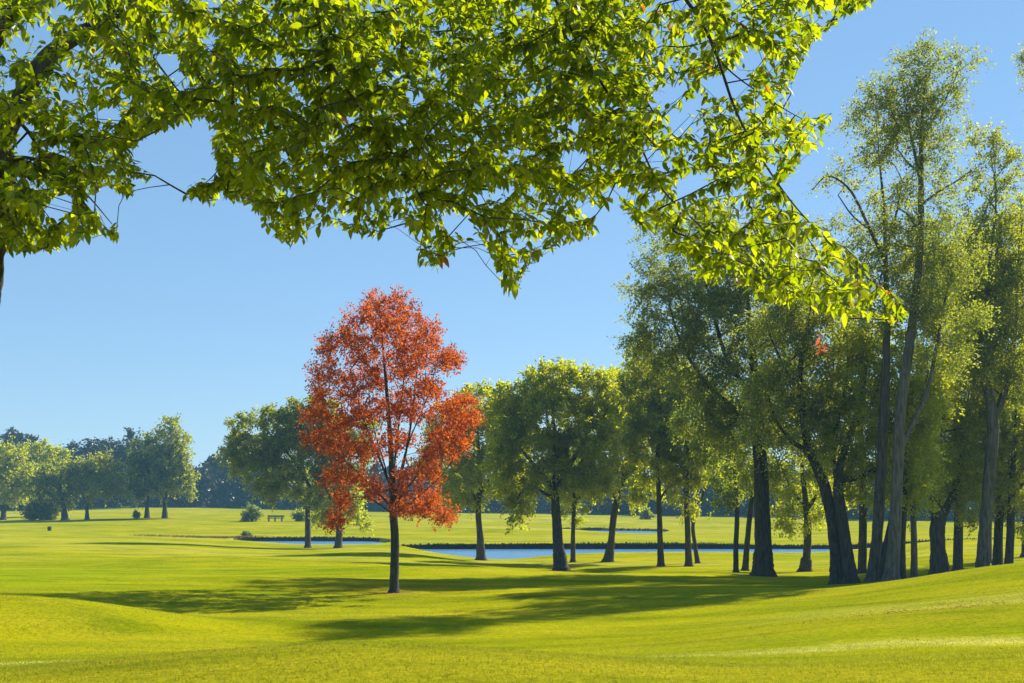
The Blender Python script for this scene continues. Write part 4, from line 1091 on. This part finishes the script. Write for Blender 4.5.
# leaves: along the last stretch of every twig, alternate, hanging a little
pos, dr = [], []
for t in range(len(T)):
    i = tips[t]; pth = [A[i]]; L = 0
    while par[i] >= 0 and L < .34 and i >= len(nodes):
        j = par[i]; L += np.linalg.norm(A[i] - A[j]); pth.append(A[j]); i = j
    pth = np.array(pth)
    if len(pth) < 2:
        pth = np.array([T[t], T[t] - [.05, 0, .02]])
    seg = np.r_[0, np.cumsum(np.linalg.norm(np.diff(pth, axis=0), axis=1))]
    n = rng.integers(7, 12)
    s = np.linspace(0, min(seg[-1], .30), n)
    c = np.stack([np.interp(s, seg, pth[:, q]) for q in range(3)], 1)
    ax = norm(pth[0] - pth[1])
    side = norm(np.cross(ax, [0, 0, 1.0]) + 1e-4)
    sg = np.where(np.arange(n) % 2 == 0, 1, -1)[:, None]
    d = ax * .55 + side * sg * .75 + rng.normal(0, .28, (n, 3))
    d[0] = ax + rng.normal(0, .2, 3)
    d[:, 2] -= rng.uniform(.25, .95, n)
    pos.append(c + rng.normal(0, .006, (n, 3))); dr.append(norm(d))
pos = np.concatenate(pos); dr = np.concatenate(dr)
wp = pos + foot + dr * .05
ppx = 512 + F * wp[:, 0] / wp[:, 1]; ppy = YH - F * (wp[:, 2] - ZE) / wp[:, 1]
inn = canopy_ok(ppx, ppy) | (ppy < -30)
pos, dr, ppx, ppy = pos[inn], dr[inn], ppx[inn], ppy[inn]
n = len(pos)
ln = (.034 + .042 * rng.random(n) ** .9)[:, None]; wd = ln * rng.uniform(.40, .52, n)[:, None]
# blades lie roughly level, tipped by the droop, with their own roll
up = np.array([0, 0, 1.0]) + rng.normal(0, .38, (n, 3))
sd_ = norm(np.cross(dr, up)); nr = np.cross(sd_, dr)
nr[nr[:, 2] < 0] *= -1
cup = rng.uniform(.02, .16, n)[:, None]; bend = rng.uniform(.05, .28, n)[:, None]
def pt(t, sgn, w):
    return pos + dr * ln * (t + .14) - np.array([0, 0, 1.0]) * ln * bend * t * t + sd_ * wd * w * sgn + nr * wd * cup * abs(sgn) * w * 2
pet = pos
mids = [pt(0, 0, 0), pt(.33, 0, 0), pt(.68, 0, 0), pt(1.0, 0, 0)]
lf = [pt(.12, 1, .62), pt(.38, 1, 1.0 * .5 * 2 * .5 + .05), pt(.72, 1, .36)]
rt = [pt(.12, -1, .62), pt(.38, -1, .55), pt(.72, -1, .36)]
lf[0] = pt(.12, 1, .36); rt[0] = pt(.12, -1, .36)
V = np.stack([pet + sd_ * .0012, pet - sd_ * .0012] + mids + lf + rt, 1)    # 2 + 4 + 3 + 3 = 12 points
b = (np.arange(n) * 12)[:, None]
tri = np.concatenate([b + np.array(q) for q in ([0, 1, 2], [2, 3, 6], [3, 7, 6], [3, 4, 7], [4, 8, 7], [4, 5, 8], [2, 9, 3], [3, 9, 10], [3, 10, 4], [4, 10, 11], [4, 11, 5])])
mi = np.zeros(n, int)
rnd = rng.random(n)
edge = (ppx > 600) | (ppy > 230)
mi[(rnd < .0015) | ((rnd < .03) & (ppx > 840) & (ppy > 230)) | ((rnd < .05) & (ppx > 640) & (ppx < 700) & (ppy < 30))] = 1
mi[((np.hypot(ppx - 447, ppy - 270) < 9))] = 1
mi[((np.hypot(ppx - 888, ppy - 290) < 7)) & (rnd < .5)] = 1
mesh_np('crown', V.reshape(-1, 3), [tri], [M['near'], M['near_orange']], root, np.tile(mi, 11), smooth=False)
gb.build('trunk', M['bark'], root)
# the hanging spray of red leaves
g = Geo()
p0 = W3(822, 318, YN - .5) - foot; p1 = W3(820, 334, YN - .5) - foot; p2 = W3(821, 352, YN - .5) - foot
g.tube(np.array([p0, p1, p2]), np.array([.002, .0016, .001]), 5)
g.build('twig', M['bark_dark'], root)
r2 = np.random.default_rng(9)
P = p1 + (p2 - p1) * r2.uniform(-.1, 1, 13)[:, None]
V, Q = leaf_quads(P, .055, r2, .42, 1.1)
o = mesh_np('red_spray', V, [Q], [M['near_red']], root)
o['label'] = 'small hanging spray of red turned leaves'
print('near leaves', n, 'tris', len(tri))

# worn soil round the trunks
bare = np.zeros(len(gxf))
for fx, fy, w_ in FEET:
    near = np.hypot(gxf - fx, gyf - fy)
    bare = np.maximum(bare, smooth(1.1 * w_ + .9, .5 * w_ + .1, near) * .85)
at_ = ground.data.attributes.new('bareness', 'FLOAT', 'POINT')
at_.data.foreach_set('value', bare.astype(np.float32))

# ------------------------------------------------------------------ the air
v, f = box_geo(0, 455, 22.0, 1560, 1080, 50)
hz = mesh_np('haze', v, [f], [], None)
m, nt, out = new_mat('haze')
pv = nt.nodes.new('ShaderNodeVolumePrincipled')
pv.inputs['Color'].default_value = (0.28, 0.60, 1.0, 1)
pv.inputs['Density'].default_value = HAZE
pv.inputs['Anisotropy'].default_value = 0.0
nt.links.new(pv.outputs[0], out.inputs['Volume'])
hz.data.materials.append(m)
tag(hz, kind='stuff')
print('leaves', sum(CNT.values()), sorted(CNT.items(), key=lambda x: -x[1])[:6])
